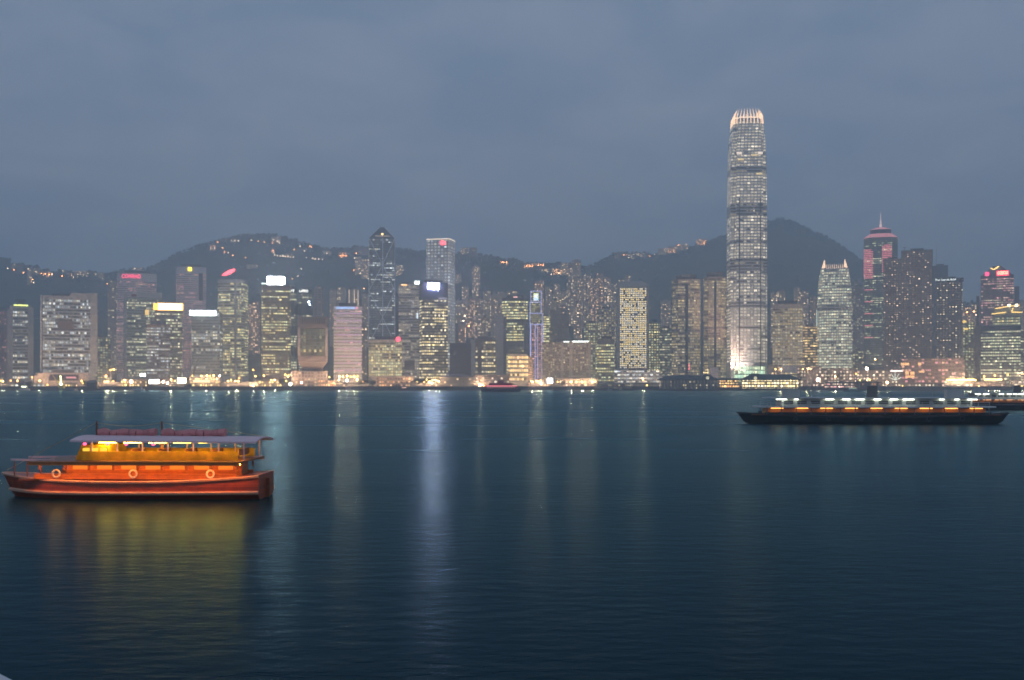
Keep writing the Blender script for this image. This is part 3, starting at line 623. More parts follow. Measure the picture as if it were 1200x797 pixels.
hs = nd(n, 'ShaderNodeValToRGB'); sx = nd(n, 'ShaderNodeSeparateColor'); l.new(vo.outputs['Color'], sx.inputs[0]); l.new(sx.outputs[0], hs.inputs[0]); e = hs.color_ramp.elements
e[0].color = (.15, .7, .2, 1); e[1].color = (1, .95, .8, 1); k = e.new(.33); k.color = (.9, .85, .15, 1); k = e.new(.62); k.color = (.25, .5, 1, 1)
l.new(hs.outputs[0], p.inputs['Emission Color']); p.inputs['Emission Strength'].default_value = 2.2
part(t, 'screen', m, lambda b: b.box((t.px(628.2), -t.d * .4 - .8, t.z(348)), (7.4, .6, 11)))

# --- right of the neon tower
block('office_block', 'narrow yellow lit office sliver right of the neon tower', 636.5, 644.5, 371, 1760, wallmat('yellow_sliver', .8, GOLD, COOL, 1.0, (.2, .19, .15), 5, 4, (.05, .95)), cat='office block', base=GZ)
block('dark_block', 'dark unlit office block right of the yellow sliver', 644.5, 667, 363, 1780, wallmat('dark_unlit_wall', .05, WHITE, WARM, .5, (.12, .125, .135), 4, 4), cat='office block', base=GZ)
grd = wallmat('tan_hotel_windows', .42, GOLD, WHITE, .42, (.33, .29, .25), 2.9, 3.2, (.2, .8), (.3, .75), glass=(.08, .07, .06))
t = block('hotel_slab', 'wide tan slab with white line of light along its roof edge', 635, 692, 401, 1470, grd, depth=24, cat='hotel', base=GZ)
for a, c in ((657, 660.5), (667, 671), (689.5, 692)): boxpart(t, 'pier', cream, a, c, 400, 447, 2)
boxpart(t, 'roof_light_line', glow('white_roof_line', (.9, 1, .92), 4), 671, 690.5, 399.6, 401, .8); boxpart(t, 'roof_light_line', MATS['white_roof_line'], 658.5, 667, 400, 401, .8, out=.02)
block('office_block', 'yellow windowed block rising just right of the wide tan slab', 684, 703, 379, 1580, wallmat('yellow_grid_windows', .62, GOLD, COOL, .62, (.28, .26, .23), 3.4, 3.6), cat='office block', base=GZ)
t = block('office_block', 'pale grey block with bright upper floors beside the round windowed tower', 699, 721, 362, 1730, wallmat('pale_upper_floors', .55, WHITE, GOLD, .5, (.36, .35, .34), 4, 4), cat='office block', base=GZ)
t = tower('office_block', 'dark hatted block with gold strips at the foot of the round windowed tower', 699, 720, 397, 1490, concd, B_gold2, 3.8, .5, depth=22, podium=6, crown=8, plant=False)
part(t, 'dark_hat', blackm, lambda b: b.box((t.px(711), 0, t.H + 2), (t.px(717) - t.px(704), t.d * .6, 4)))

# --- tower of round windows
jw = whitec
t = Tow(); (x, y), rz, w, d = frame(722, 760, 1640, 0, .95, None); t.Y = 1640; t.w, t.d = w, d; t.H = zat(335, 1640) - GZ
t.px = lambda q: (q - 741) / F * 1640; t.z = lambda q: zat(q, 1640) - GZ
t.o = thing('round_window_tower', 'pale tower with a grid of glowing round windows and chamfered roof', 'tower', (x, y, GZ), rz)
part(t, 'shaft', paint('pale_grey_concrete', (.40, .385, .37), .75, .08, .04), lambda b: b.prism(chamf(t.w, t.d, 1.2), 0, t.H))
part(t, 'roof', MATS['pale_grey_concrete'], lambda b: (b.ring(chamf(t.w, t.d, 1.2), t.H + .01, sc(chamf(t.w, t.d, 1.2), .78), t.H + 7), b.cap(sc(chamf(t.w, t.d, 1.2), .78), t.H + 7)))
lit = [glow('round_window_gold', (1, .72, .26), 1.7, False), glow('round_window_white', (1, .84, .55), 1.7, False), glow('round_window_pale', (1, .92, .72), 1.0, False), paint('round_window_dark', (.05, .05, .05), .2)]
b = MB(); nc, nr = 15, 38; x0, x1 = t.px(726.5), t.px(757.5); z0, z1 = t.z(432), t.z(337.5); rr = .42 * (x1 - x0) / nc
big = []
for j in range(nr):
    for i in range(nc):
        q = rng.random(); mi = 3 if q < .10 else rng.choice((0, 0, 1, 1, 2))
        cx, cz = x0 + (i + .5) * (x1 - x0) / nc, z0 + (j + .5) * (z1 - z0) / nr
        big.append((cx, cz, mi))
dm = []
for k in range(4):
    q = MB(); q.bar((0, -t.d / 2 + .2, 0), (0, -t.d / 2 - .12, 0), rr, n=8); dm.append(q.mesh('window', [lit[k]]))
rng.shuffle(big)
for cx, cz, mi in big[:100]: link('window', dm[mi], t.o, (cx, 0, cz))
for cx, cz, mi in big[100:]: b.bar((cx, -t.d / 2 + .2, cz), (cx, -t.d / 2 - .12, cz), rr, mi, n=8)
o = b.build('windows', lit, t.o); o['kind'] = 'stuff'
block('post_office_block', 'long low white block with two lit rows under the round windowed tower', 720, 775, 434, 1450, wallmat('white_low_rows', .72, ICE, WHITE, .7, (.42, .42, .42), 4, 4.6, (.05, .95), (.35, .75)), depth=26, cat='building', base=GZ)
block('office_block', 'yellow green lit block right of the round windowed tower', 760, 773, 378, 1700, wallmat('yellow_green_windows', .8, GOLD, COOL, .62, (.22, .22, .17), 4, 4), cat='office block', base=GZ)
block('office_block', 'dark glass block left of the golden rounded twin towers', 773, 788, 384, 1690, wallmat('dark_green_glass', .4, COOL, WHITE, .55, (.09, .10, .10), 4, 4, (.05, .95)), cat='office block', base=GZ)

# --- rounded golden pair
exw = paint('rosy_granite', (.30, .25, .22), .5, .1, .04)
for a, c, tp, lb in ((787, 821, 327, 'left golden striped rounded tower beside the tallest tower'), (824, 851, 324, 'right golden striped rounded tower, half hidden by the tallest tower')):
    t = tower('rounded_tower', lb, a, c, tp, 1620, exw, B_tan, 4.0, .5, lambda w, d: chamf(w, d, w * .22), dk=1.0, podium=12, crown=3, dark=((.46, .5),), group='golden rounded twin towers')
    part(t, 'roof_drum', exw, lambda b: b.prism(chamf(t.w * .72, t.d * .72, t.w * .2), t.H + 3.5, t.H + 7.5))
    part(t, 'glass_bay', lipg, lambda b: b.box((t.w * .02, -t.d / 2 - .25, t.H * .5), (t.w * .10, .8, t.H * .9)))

# --- the tallest tower
TP = [(0, 1.0), (180, 1.0), (275, .985), (325, .965), (355, .925), (376, .85), (392, .76), (420, .67)]
t = tower('tallest_tower', 'tallest tower in the skyline, silver with tapered top and glowing crown', 849.5, 900.5, 136, 1560, silver, B_tower, 4.45, .56, lambda w, d: notch(w, d, w * .13), dk=1.0, turn=10, podium=34, crown=6, dark=((.385, .425), (.595, .655), (.775, .80)), taper=lambda z: lerp_tab(TP, z), plant=False, ins=.7)
K = lerp_tab(TP, t.H)
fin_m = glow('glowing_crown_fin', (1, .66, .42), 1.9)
def fin(x, y, nx, ny):
    def f(b):
        z0, z1, z2 = t.H - 8, t.H + 4, t.H + 12.5 + 3 * math.cos(3 * x / t.w)
        for (za, ka, zb, kb) in ((z0, 1.03, z1, .98), (z1, .98, z2, .78)):
            b.bar((x * ka, y * ka, za), (x * kb, y * kb, zb), .95 if za == z0 else .9, r2=.9 if za == z0 else .12)
    return f
cp = []
h = t.w * K / 2
for i in range(8):
    q = -1 + 2 * i / 7
    cp += [(q * h * .86, -h), (q * h * .86, h)] + ([(-h, q * h * .86), (h, q * h * .86)])
for x, y in cp: part(t, 'crown_fin', fin_m, fin(x, y, 0, 0))
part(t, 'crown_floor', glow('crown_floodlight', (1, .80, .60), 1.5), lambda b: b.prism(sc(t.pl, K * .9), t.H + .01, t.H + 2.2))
for s in (-.36, .36):
    part(t, 'dark_mullion', paint('dark_mullion', (.09, .09, .09)), lambda b: b.box((s * t.w * .8, -t.d / 2 - .1, 150), (1.3, .8, 250)))
for s in (-1, 1): part(t, 'shoulder_light', glow('shoulder_glow', (1, .82, .66), 1.3), lambda b: b.box((s * t.w * .30 * .95, -t.d / 2 * .93 - .6, t.z(178.5)), (7, .8, 3.6)))
for s, q in ((-.25, 186), (.12, 181), (.25, 203)): part(t, 'bright_floor', glow('bright_floor_gold', (1, .75, .35), 1.1), lambda b: b.box((s * t.w, -t.d / 2 * .985 - .5, t.z(q)), (9, .6, 2.2)))
part(t, 'lobby_glass', wallmat('green_lobby_glass', .95, COOL, (.6, 1, .7), .9, (.3, .35, .3), 4, 6, (.06, .94), (.12, .9)), lambda b: b.ring(rect(t.w * .80, t.d + .8), 6, rect(t.w * .80, t.d + .8), 30))
twr = t
for (lx, e_, c_) in ((-.52, 4.0e4, (1, .62, .46)), (-.2, 1.0e4, (1, .82, .7))):
    fl = thing('floodlight', 'floodlight at the tower foot aimed up the ' + ('left' if lx < -.3 else 'middle') + ' of the tallest tower', 'floodlight', (0, 0, 0), 0, 'floodlights at the foot of the tallest tower')
    fx = twr.o.location + Vector((math.cos(twr.rz) * lx * twr.w - math.sin(-twr.rz) * 0, math.sin(twr.rz) * lx * twr.w, 0)) + Vector((math.sin(twr.rz), -math.cos(twr.rz), 0)) * (twr.d / 2 + 16)
    fl.location = fx
    q = MB(); q.box((0, 0, 8), (1.6, 1.4, 1.2)); q.bar((0, 0, 0), (0, 0, 7.4), .3); q.build('lamp_housing', blackm, fl)
    ld = bpy.data.lights.new('flood_beam', 'SPOT'); ld.energy = e_ * 30; ld.spot_size = R(70); ld.spot_blend = .8; ld.color = c_; ld.shadow_soft_size = .8
    lo = link('flood_beam', ld, fl, (0, 0, 9.4)); dv = (twr.o.location + Vector((0, 0, 110)) + Vector((math.cos(twr.rz), math.sin(twr.rz), 0)) * lx * twr.w) - (fx + Vector((0, 0, 9.4)))
    lo.rotation_euler = dv.to_track_quat('-Z', 'Y').to_euler()

# --- right of the tallest tower
t = tower('office_block', 'square yellowish striped block right of the tallest tower', 905, 941, 356, 1500, cream, bandmat('yellow_strip', .9, GOLD, (1, .9, .6), .33, 3.4, glass=(.14, .12, .08), fv=.15), 3.9, .5, dk=.7, podium=12, crown=7, cat='office block')
boxpart(t, 'pale_canopy', whitec, 917, 935, 429, 437, 6)
block('office_block', 'gold windowed block between the yellowish block and green tapered tower', 940, 958, 383, 1640, wallmat('gold_dark_windows', .6, GOLD, WARM, .75, (.16, .15, .13), 4, 4, (.05, .95)), cat='office block', base=GZ)
TP1 = [(0, 1.0), (120, 1.0), (150, .95), (170, .86), (188, .74), (210, .70)]
t = tower('tapered_tower', 'green lit tapered tower with two glowing flame like crown tips', 957, 999, 313, 1650, silver, bandmat('green_tower_strip', .85, (.90, 1, .70), WHITE, .55, 3.6, fv=.25, glass=(.12, .13, .115)), 4.2, .55, lambda w, d: notch(w, d, w * .13), dk=1.0, podium=14, crown=3, dark=((.60, .64),), taper=lambda z: lerp_tab(TP1, z), plant=False, ins=.6)
K1 = lerp_tab(TP1, t.H)
for s in (-1, 1): part(t, 'crown_tip', fin_m, lambda b: b.bar((s * t.w * K1 * .40, -t.d * K1 * .4, t.H + .2), (s * t.w * K1 * .37, -t.d * K1 * .38, t.H + 12.5), 3.0, n=6, r2=.4))
for i in range(9): part(t, 'crown_fin', fin_m, lambda b: b.bar((t.w * K1 * (-.29 + .0725 * i), -t.d * K1 * .5, t.H - 1.5), (t.w * K1 * (-.28 + .07 * i), -t.d * K1 * .44, t.H + 5.2), .7, r2=.3))
part(t, 'edge_light', glow('pale_green_edge', (.8, 1, .85), .8), lambda b: b.bar((-t.w / 2 - .3, -t.d * .38, 12), (-t.w / 2 - .3, -t.d * .38, 118), .8))
block('apartment_tower', 'dim grey apartment tower between green tapered and pink spired towers', 998, 1013, 336, 2060, wallmat('dim_flats', .12, WARM, WHITE, .6, (.24, .23, .24)), cross)
block('office_block', 'low dim block with yellow rows between green tapered and pink towers', 999, 1011, 411, 1560, wallmat('dim_yellow_rows', .4, GOLD, COOL, .55, (.2, .2, .19), 4, 4), cat='office block', base=GZ)

# --- spired tower with pink bands
t = tower('spired_tower', 'dark spired tower glowing with pink bands and pink roof edges', 1012, 1052, 278, 2080, navy, bandmat('spired_strip', .22, WHITE, COOL, .5, 3.4), 4.2, .5, lambda w, d: chamf(w, d, w * .2), dk=1.0, podium=14, crown=2, plant=False)
pkm = glow('pink_band_light', (1, .26, .30), 1.15, False); pkr = glow('pink_roof_light_soft', (1, .38, .40), .72, False)
part(t, 'roof', pkr, lambda b: (b.ring(sc(t.pl, 1.02), t.H + .02, sc(t.pl, .66), t.H + 9), b.cap(sc(t.pl, .66), t.H + 9)))
part(t, 'roof_drum', navy, lambda b: b.prism(sc(t.pl, .62), t.H + 9.01, t.H + 17))
part(t, 'upper_roof', pkr, lambda b: (b.ring(sc(t.pl, .64), t.H + 17.01, sc(t.pl, .25), t.z(264.5)), b.cap(sc(t.pl, .25), t.z(264.5))))
part(t, 'spire', glow('pale_pink_spire', (1, .72, .72), .9), lambda b: (b.bar((0, 0, t.z(264.6)), (0, 0, t.z(256)), 2.6, n=6, r2=1.4), b.bar((0, 0, t.z(256)), (0, 0, t.z(245.5)), 1.0, n=6, r2=.3)))
for k in range(16):
    py = 287 + k * 2.05
    boxpart(t, 'pink_band', pkm, 1033.5 + (2 if k == 0 else 0), 1044.5 - (2 if k == 0 else 0), py, py + 1.1, .8)
for k in range(22):
    py = 292 + (k * 2.05 if k < 16 else 16 * 2.05 + (k - 16) * 14); boxpart(t, 'pink_band', pkm, 1013, 1023.5 if k else 1021.5, py, py + 1.05, .8)
ap = wallmat('dark_flats', .13, WARM, (1, .7, .5), 1.05, (.125, .13, .15), 3.6, 3.3, (.25, .75), (.35, .75))
t = block('apartment_tower', 'left half of the dark twin apartment block before the spired tower', 1035, 1056, 303, 1600, ap, cross, cat='apartment tower', base=GZ, dk=.9)
t = block('apartment_tower', 'taller right half of the dark twin apartment block before the spired tower', 1056, 1093, 293, 1590, ap, lambda w, d: cross(w, d, .22), cat='apartment tower', base=GZ)
part(t, 'roof_mast', steel, lambda b: (b.bar((-t.w * .4, 0, t.H), (-t.w * .4, 0, t.H + 6), .5), b.bar((-t.w * .4, 0, t.H + 6), (-t.w * .4, 0, t.H + 6.6), 2.4, n=8)))
t = block('office_tower', 'plain blue grey tower with thin mast behind the white lettered hotel', 1092, 1111, 311, 1900, paint('blue_grey_tower', (.12, .14, .17), .6, .1, .05), dk=.9, base=GZ, cat='tower')
part(t, 'roof_mast', steel, lambda b: b.bar((t.px(1097.5), 0, t.H), (t.px(1097.5), 0, t.z(290)), .7, r2=.3))
t = block('hotel_tower', 'dark blue hotel tower dotted with lights under small white lettering', 1097, 1128, 326, 1580, wallmat('dark_hotel_dots', .20, WARM, WHITE, 1.1, (.085, .095, .125), 4.2, 3.5, (.3, .7), (.35, .7)), dk=.6, base=GZ, cat='hotel')
letters(t, 'Four Seasons Hotel', 1108.5, 327.7, 2.6, glow('white_hotel_letters', (.92, 1, .95), 2.2), 22)
boxpart(t, 'roof_band', navy, 1097, 1128, 326, 330.5, .3)
t = block('office_block', 'small block with gold roof emblem between the lettered hotel and dark right block', 1128, 1142, 378, 1660, wallmat('small_office_rows', .5, GOLD, COOL, .5, (.2, .19, .18), 4, 4), base=GZ, cat='office block', roof=False)
part(t, 'roof_emblem', glow('gold_roof_emblem', (1, .65, .12), 2.2), lambda b: (b.box((t.px(1130.5), -t.d / 2, t.H + 1.6), (5.5, 1, 2.6), rz=.2), b.box((t.px(1132), -t.d / 2, t.H - 10), (6, .8, 2))))
block('concrete_core', 'plain brown blank block left of the big dark right hand block', 1142, 1149, 381, 1640, brown, base=GZ, cat='building')
t = tower('office_tower', 'tower with sloped roof and three glowing signs, red lettering among them', 1149, 1188, 322, 1800, paint('plum_cladding', (.15, .12, .135), .5, .1, .05), bandmat('plum_tower_strip', .42, WHITE, PINK, .6, 3.4), 3.9, .5, lambda w, d: notch(w, d, w * .08), dk=.8, podium=10, crown=6, plant=False)
part(t, 'sloped_roof', MATS['plum_cladding'], lambda b: (b.ring(sc(t.pl, .92), t.H + .01, sc(t.pl, .25), t.z(310.5)), b.cap(sc(t.pl, .25), t.z(310.5))))
sb = boxpart(t, 'red_sign_board', glow('red_sign_board', (1, .04, .10), 3.5), 1167.8, 1181, 317.6, 323.4, .6, y=-t.d / 2 - 1)
letters(t, 'COSCO', 1174.4, 320.5, 3.6, glow('pale_yellow_letters', (1, .72, .35), 6), 11, out=2.6, parent=sb)
boxpart(t, 'red_square_sign', glow('pink_red_square', (1, .08, .22), 3), 1155.5, 1160, 318.4, 323, .6, y=-t.d / 2 - 1)
part(t, 'gold_sign', glow('gold_bird_sign', (1, .66, .18), 4), lambda b: (b.bar((t.px(1161.5), -t.d / 4, t.z(313.2)), (t.px(1165), -t.d / 4, t.z(315.2)), 1.0), b.bar((t.px(1165), -t.d / 4, t.z(315.2)), (t.px(1170.5), -t.d / 4, t.z(311.4)), 1.2), b.bar((t.px(1162.5), -t.d / 4, t.z(315.4)), (t.px(1166), -t.d / 4, t.z(316.4)), .8)))
for a, c, tp in ((1146, 1149.5, 346), (1187, 1192, 336)): boxpart(t, 'side_wing', MATS['plum_cladding'], a, c, tp, 446, 14, y=-t.d / 2 + 20)
t = tower('office_tower', 'stepped tower with gold outlined roof edges before the red lettered tower', 1163, 1196, 370, 1650, green_c, bandmat('lime_strip', .7, COOL, GOLD, .55, 3.2), 4.0, .5, dk=.8, podium=10, crown=3, plant=False)
gl = glow('gold_edge_light', (1, .62, .16), 3.2)
part(t, 'upper_step', green_c, lambda b: b.box((t.px(1180), 0, t.H + 6), (t.px(1194) - t.px(1167), t.d * .8, 11.9)))
for (a, za_, c, zb_) in ((1163.5, 367.6, 1179, 366), (1185, 366, 1196.5, 366.4), (1167.5, 361.4, 1183, 358.8), (1183, 358.8, 1193, 358.4), (1185, 365.5, 1186.5, 361)): part(t, 'edge_light', gl, lambda b: b.bar((t.px(a), -t.d / 2 - .6, t.z(za_)), (t.px(c), -t.d / 2 - .6, t.z(zb_)), .9))
for q in (1182.2, 1190): part(t, 'roof_lamp', glow('pale_roof_lamp', (1, .85, .6), 6), lambda b: b.box((t.px(q), -t.d / 2 + 1, t.z(358.2)), (4.2, 2, 4)))
for q in (1167.5, 1179.5, 1191.5): part(t, 'flagpole', steel, lambda b: b.bar((t.px(q), -t.d / 4, t.z(359)), (t.px(q), -t.d / 4, t.z(350)), .35))
tower('office_block', 'big dark glass block with white rows at the right edge', 1149, 1196, 382, 1500, navy, bandmat('navy_white_rows', .55, WHITE, COOL, .62, 3.0, fv=.4), 4.1, .5, depth=36, podium=8, crown=7, cat='office block', plant=False)
block('office_block', 'narrow block with white rows cut off by the right edge', 1196, 1214, 386, 1560, wallmat('edge_block_rows', .5, WHITE, COOL, .55, (.14, .14, .15), 4, 4, (.05, .95)), base=GZ, cat='office block')
t = block('mall_building', 'long low brown terminal with warm windows below the dark apartment block', 1056, 1130, 421, 1440, wallmat('mall_wall', .3, WARM, PINK, .8, (.20, .16, .15), 4.2, 5, (.12, .88), (.25, .75)), depth=30, cat='building', base=GZ, roof=False)
part(t, 'flat_roof', concd, lambda b: b.box((0, -1, t.H + .7), (t.w + 3, t.d + 4, 1.3)))
for a, c, p0, p1 in ((1058, 1061.5, 425, 428), (1062, 1067, 425, 428), (1077, 1080.5, 425, 428), (1063, 1066.8, 435, 439), (1068.5, 1073, 435.5, 439), (1078, 1084, 434.5, 436.5), (1063, 1073, 440, 442.5)): boxpart(t, 'lit_window', glow('amber_mall_window', (1, .55, .22), 1.5, False), a, c, p0, p1, .4)
for i in range(6): boxpart(t, 'column', brown, 1084.5 + i * 1.6, 1085.2 + i * 1.6, 425, 445, .8)

# ------------------------------------------------------------------ apartment towers behind, on the slopes
apm = [wallmat('hill_flats_a', .17, WARM, WHITE, 1.7, (.20, .19, .20), 3.4, 3.1), wallmat('hill_flats_b', .24, WARM, (1, .75, .5), 1.6, (.24, .22, .22), 4.2, 3.3),
       wallmat('hill_flats_c', .10, WHITE, WARM, 1.7, (.15, .155, .175), 3.6, 3.2), wallmat('hill_flats_d', .34, (1, .58, .40), WARM, 1.5, (.22, .19, .19), 4.6, 3.4)]
GRP = 'apartment towers on the hillside'
hill = [ # px0, px1, top, Y, look, label
 (287, 296, 357, 2150, 3, 'pinkish apartment tower just right of the red feather tower'), (296, 304, 354, 2120, 3, 'pinkish apartment tower left of the brightest sign tower'),
 (386, 394, 340, 2250, 2, 'dark apartment tower above the left end of the white slab'), (395, 405, 337, 2300, 0, 'apartment tower peeking out above the middle of the white slab'),
 (424, 432, 345, 2250, 0, 'grey apartment tower just left of the braced tower'), (420, 430, 382, 1850, 2, 'low dark tower between white slab and braced tower'), (464, 472, 352, 2150, 2, 'dark tower tucked right of the braced tower'),
 (534, 541, 352, 2400, 0, 'slim tower close to the right side of the grid tower'), (541, 549, 336, 2350, 1, 'warm dotted tower second right of the grid tower'),
 (553, 563, 312, 2550, 1, 'tall isolated hillside tower with glowing orange top'), (548, 556, 350, 2250, 3, 'low pinkish tower left of the isolated hillside tower'), (556, 567, 350, 2200, 1, 'tower with orange upper row below the isolated hillside tower'),
 (566, 575, 341, 2300, 0, 'grey tower right of the orange rowed tower'), (575, 583, 345, 2250, 2, 'dark slim tower left of the blank concrete pier'), (583, 592, 343, 2300, 2, 'dark flat topped tower above the blank concrete pier'),
 (594, 606, 341, 2350, 2, 'dark tower rising behind the green gold tower'), (607, 617, 347, 2250, 0, 'grey tower behind right shoulder of the green gold tower'),
 (626.5, 637, 329, 2450, 3, 'pink dotted tower directly above the neon tower'), (639, 647, 336, 2350, 1, 'warm dotted tower right of the neon tower'), (648, 656, 333, 2400, 1, 'warm dotted tower second right of the neon tower'),
 (656, 664, 341, 2300, 0, 'grey tower third right of the neon tower'), (666, 671, 309, 2600, 1, 'slim pale tower at left side of the highest hillside tower'), (670, 681, 305, 2620, 2, 'highest dark hillside tower in the saddle of the ridge'),
 (664, 672, 332, 2350, 0, 'grey tower below the highest hillside tower'), (674, 684, 326, 2400, 2, 'dark tower right below the highest hillside tower'), (684, 692, 322, 2500, 1, 'warm lit tower first right of the highest hillside tower'),
 (692, 699, 326, 2400, 3, 'pinkish tower second right of the highest hillside tower'), (699, 707, 321, 2450, 3, 'bright windowed tower left above the pale grey block'), (708, 716, 325, 2420, 1, 'warm windowed tower above the pale grey block'),
 (716, 723, 333, 2350, 0, 'grey tower left of the round windowed tower'), (724, 732, 328, 2480, 0, 'dim tower behind the left roof corner of the round windowed tower'), (732, 740, 323, 2500, 1, 'tower with bright orange corner behind the round windowed tower'),
 (646, 655, 352, 2100, 2, 'dark tower above the dark unlit office block'), (672, 682, 355, 2050, 1, 'warm tower behind the wide tan slab'), (684, 692, 352, 2080, 0, 'grey tower above the yellow windowed block'), (655, 663, 360, 2040, 3, 'pinkish low tower behind the dark unlit office block'),
 (774, 786, 352, 2300, 2, 'dark shrouded tower left of the golden rounded pair'), (903, 911, 343, 2250, 1, 'warm windowed tower directly right of the tallest tower'), (911, 920, 341, 2280, 0, 'grey tower behind the square yellowish block'),
 (930, 938, 337, 2400, 2, 'dark slim tower behind right corner of the square yellowish block'), (938, 948, 342, 2250, 1, 'slim tower with vertical warm windows left of the green tapered tower'), (949, 957, 348, 2150, 2, 'dark tower touching the left of the green tapered tower'),
 (1000, 1006, 330, 2350, 0, 'slim grey tower right above the green tapered tower'), (1128, 1138, 360, 2150, 3, 'warm dotted hillside flats right of the white lettered hotel'), (1138, 1148, 357, 2300, 1, 'hillside flats left of the red lettered tower'), (1190, 1202, 353, 2250, 2, 'dark flats at the far right edge of the ridge'),
 (0, 5, 372, 1900, 2, 'dark tower peeking behind the slim far left tower'), (264, 270, 372, 1850, 2, 'dark tower hidden low behind the red feather tower'), (537, 546, 380, 1900, 3, 'pinkish tower above the netted black block'), (564, 572, 372, 1950, 0, 'grey tower behind the gold rows office block'),
]
for px0, px1, tp, Y, k, lb in hill: block('apartment_tower', lb, px0, px1, tp, Y, apm[k], cross if (px1 - px0) > 6 else rect, dk=.8, turn=rng.uniform(-8, 8), group=GRP)
t = block('apartment_tower', 'round topped tower with two bright vertical lines above the white slab', 408, 421, 339, 2100, apm[2], group=GRP, roof=False)
for a in (409.2, 415.2, 419.5): boxpart(t, 'light_line', glow('warm_vertical_line', (1, .72, .5), 1.2, False), a - .5, a + .5, 340, 358, .8)
part(t, 'dome_roof', concd, lambda b: b.bar((0, 0, t.H), (0, 0, t.H + 7), t.w * .46, n=12, r2=t.w * .2))

# houses and blocks along the ridge: small, seen as a few lit windows
rm = [wallmat('ridge_house_a', .5, WARM, ORANGE, 3.0, (.16, .16, .16), 4, 4), wallmat('ridge_house_b', .22, WHITE, WARM, 2.2, (.17, .17, .175), 3.6, 3.6), wallmat('ridge_house_c', .05, WARM, WARM, 1, (.12, .125, .13), 4, 4)]
ridge = [ # px0 px1 top bottom look label
 (14, 19, 309, 317, 1, 'pale ridge flats at the far left end of the ridge'), (20, 27, 309, 318, 2, 'dim ridge flats second from the far left'), (32, 37, 314, 332, 1, 'taller ridge flats left of the row of orange lamps'), (38, 47, 314, 322, 1, 'ridge flats with stacked windows left of the orange row'),
 (50, 62, 319, 324, 0, 'low ridge houses glowing in an orange row'), (73, 78, 316.5, 320, 1, 'small white ridge house over the broad slab'), (79, 85, 320, 324, 0, 'small warm lit ridge house over the broad slab'), (86, 104, 318, 324, 1, 'long ridge block with faint windows'), (108, 122, 320, 325, 1, 'dim ridge block left of the lettered hotel'),
 (155, 166, 313.5, 319, 1, 'ridge block with two bright lamps above the lettered hotel'), (246, 253, 287, 294, 0, 'warm lit houses on the left shoulder of the hill'), (259, 266, 279.5, 283, 2, 'unlit flat topped house near the hill top'), (270, 281, 280, 284, 1, 'row house with three lights near the hill top'),
 (318, 329, 277.5, 286, 1, 'stepped white house just right of the hill top'), (318, 322, 291, 296, 0, 'orange lit house below the hill top'), (289, 302, 310, 314, 1, 'pale long house half way down the left hill'), (332, 344, 297, 302, 1, 'terrace with a string of lights right of the hill top'),
 (377, 388, 294, 298, 1, 'pale houses on the descending ridge'), (396, 407, 296, 302, 0, 'glowing orange house on the ridge left of the braced tower'), (414, 432, 290.5, 300, 2, 'dark flat block on the ridge left of the braced tower'), (416, 423, 301, 322, 1, 'hillside flats with scattered lights left of the braced tower'), (423, 432, 304, 326, 1, 'hillside flats touching the left edge of the braced tower'),
 (464, 472, 311, 322, 1, 'hillside flats just right of the braced tower'), (540, 549, 290, 300, 1, 'ridge flats right of the grid tower'), (550, 559, 290, 301, 2, 'dark ridge flats second right of the grid tower'), (534, 541, 321, 330, 1, 'small flats half way up right of the grid tower'), (586, 595, 306, 310, 0, 'orange lit house on the ridge above the green gold tower'),
 (614, 626, 309.5, 313.5, 0, 'orange lit house row on the ridge above the neon tower'), (627, 638, 308.5, 313, 0, 'second orange lit house row on the ridge, nearer the highest tower'), (634, 644, 315, 320, 1, 'pale house just under the ridge houses'), (647, 660, 315, 321, 0, 'long warm house left of the highest hillside tower'), (657, 668, 308, 322, 1, 'broad flats left of the highest hillside tower'),
 (720, 726, 296, 304, 2, 'dark block at the left end of the right hill'), (729, 735, 297, 301, 0, 'warm lit house at the left end of the right hill'), (736, 744, 298, 303, 1, 'dim long house on the right hill'), (745, 756, 297, 302, 1, 'dim second long house on the right hill'), (771, 781, 291, 298, 1, 'dark block with faint window on the right hill'), (782, 791, 289, 295, 0, 'warm lit house high on the right hill'), (791, 806, 286.5, 294, 1, 'long block with one lamp on the right hill'), (816, 828, 280.5, 287, 0, 'house with two lamps highest on the right hill'),
]
for px0, px1, tp, bt, k, lb in ridge:
    yc = lerp_tab(YC, (px0 + px1) / 2); cr_ = lerp_tab(CREST, (px0 + px1) / 2)
    # stand on the slope where its foot line meets the ground
    Y = yc * .99
    for i in range(200):
        Y_ = Y0 + 60 + (yc - Y0 - 60) * i / 199
        x_ = ((px0 + px1) / 2 - 600) / F * Y_
        if ground(x_, Y_) >= zat(bt, Y_): Y = Y_; break
    block('hill_house', lb, px0, px1, tp, Y - 8, rm[k], dk=.7, cat='house', group='houses along the ridge', roof=False, turn=rng.uniform(-5, 5))
# masts on the hill tops
for (q, z0, z1, lb) in ((291.5, 263.5, 278, 'thin radio mast standing on the left hill top'), (909, 250, 259, 'tall radio mast on the right hill top beside the tallest tower'), (913.5, 246.5, 259, 'second radio mast on the right hill top'), (906, 255, 260, 'shortest radio mast on the right hill top')):
    Y = lerp_tab(YC, q); b = MB(); x = (q - 600) / F * Y; gz_ = ground(x, Y) - 3
    b.bar((0, 0, 0), (0, 0, zat(z0, Y) - gz_), 1.3, r2=.5)
    for k in range(3): b.bar((-2.2, 0, 12 + k * 5), (2.2, 0, 12 + k * 5), .4)
    o = b.build('radio_mast', steel, None, (x, Y, gz_)); tag(o, lb, 'mast', 'masts on the hill tops')

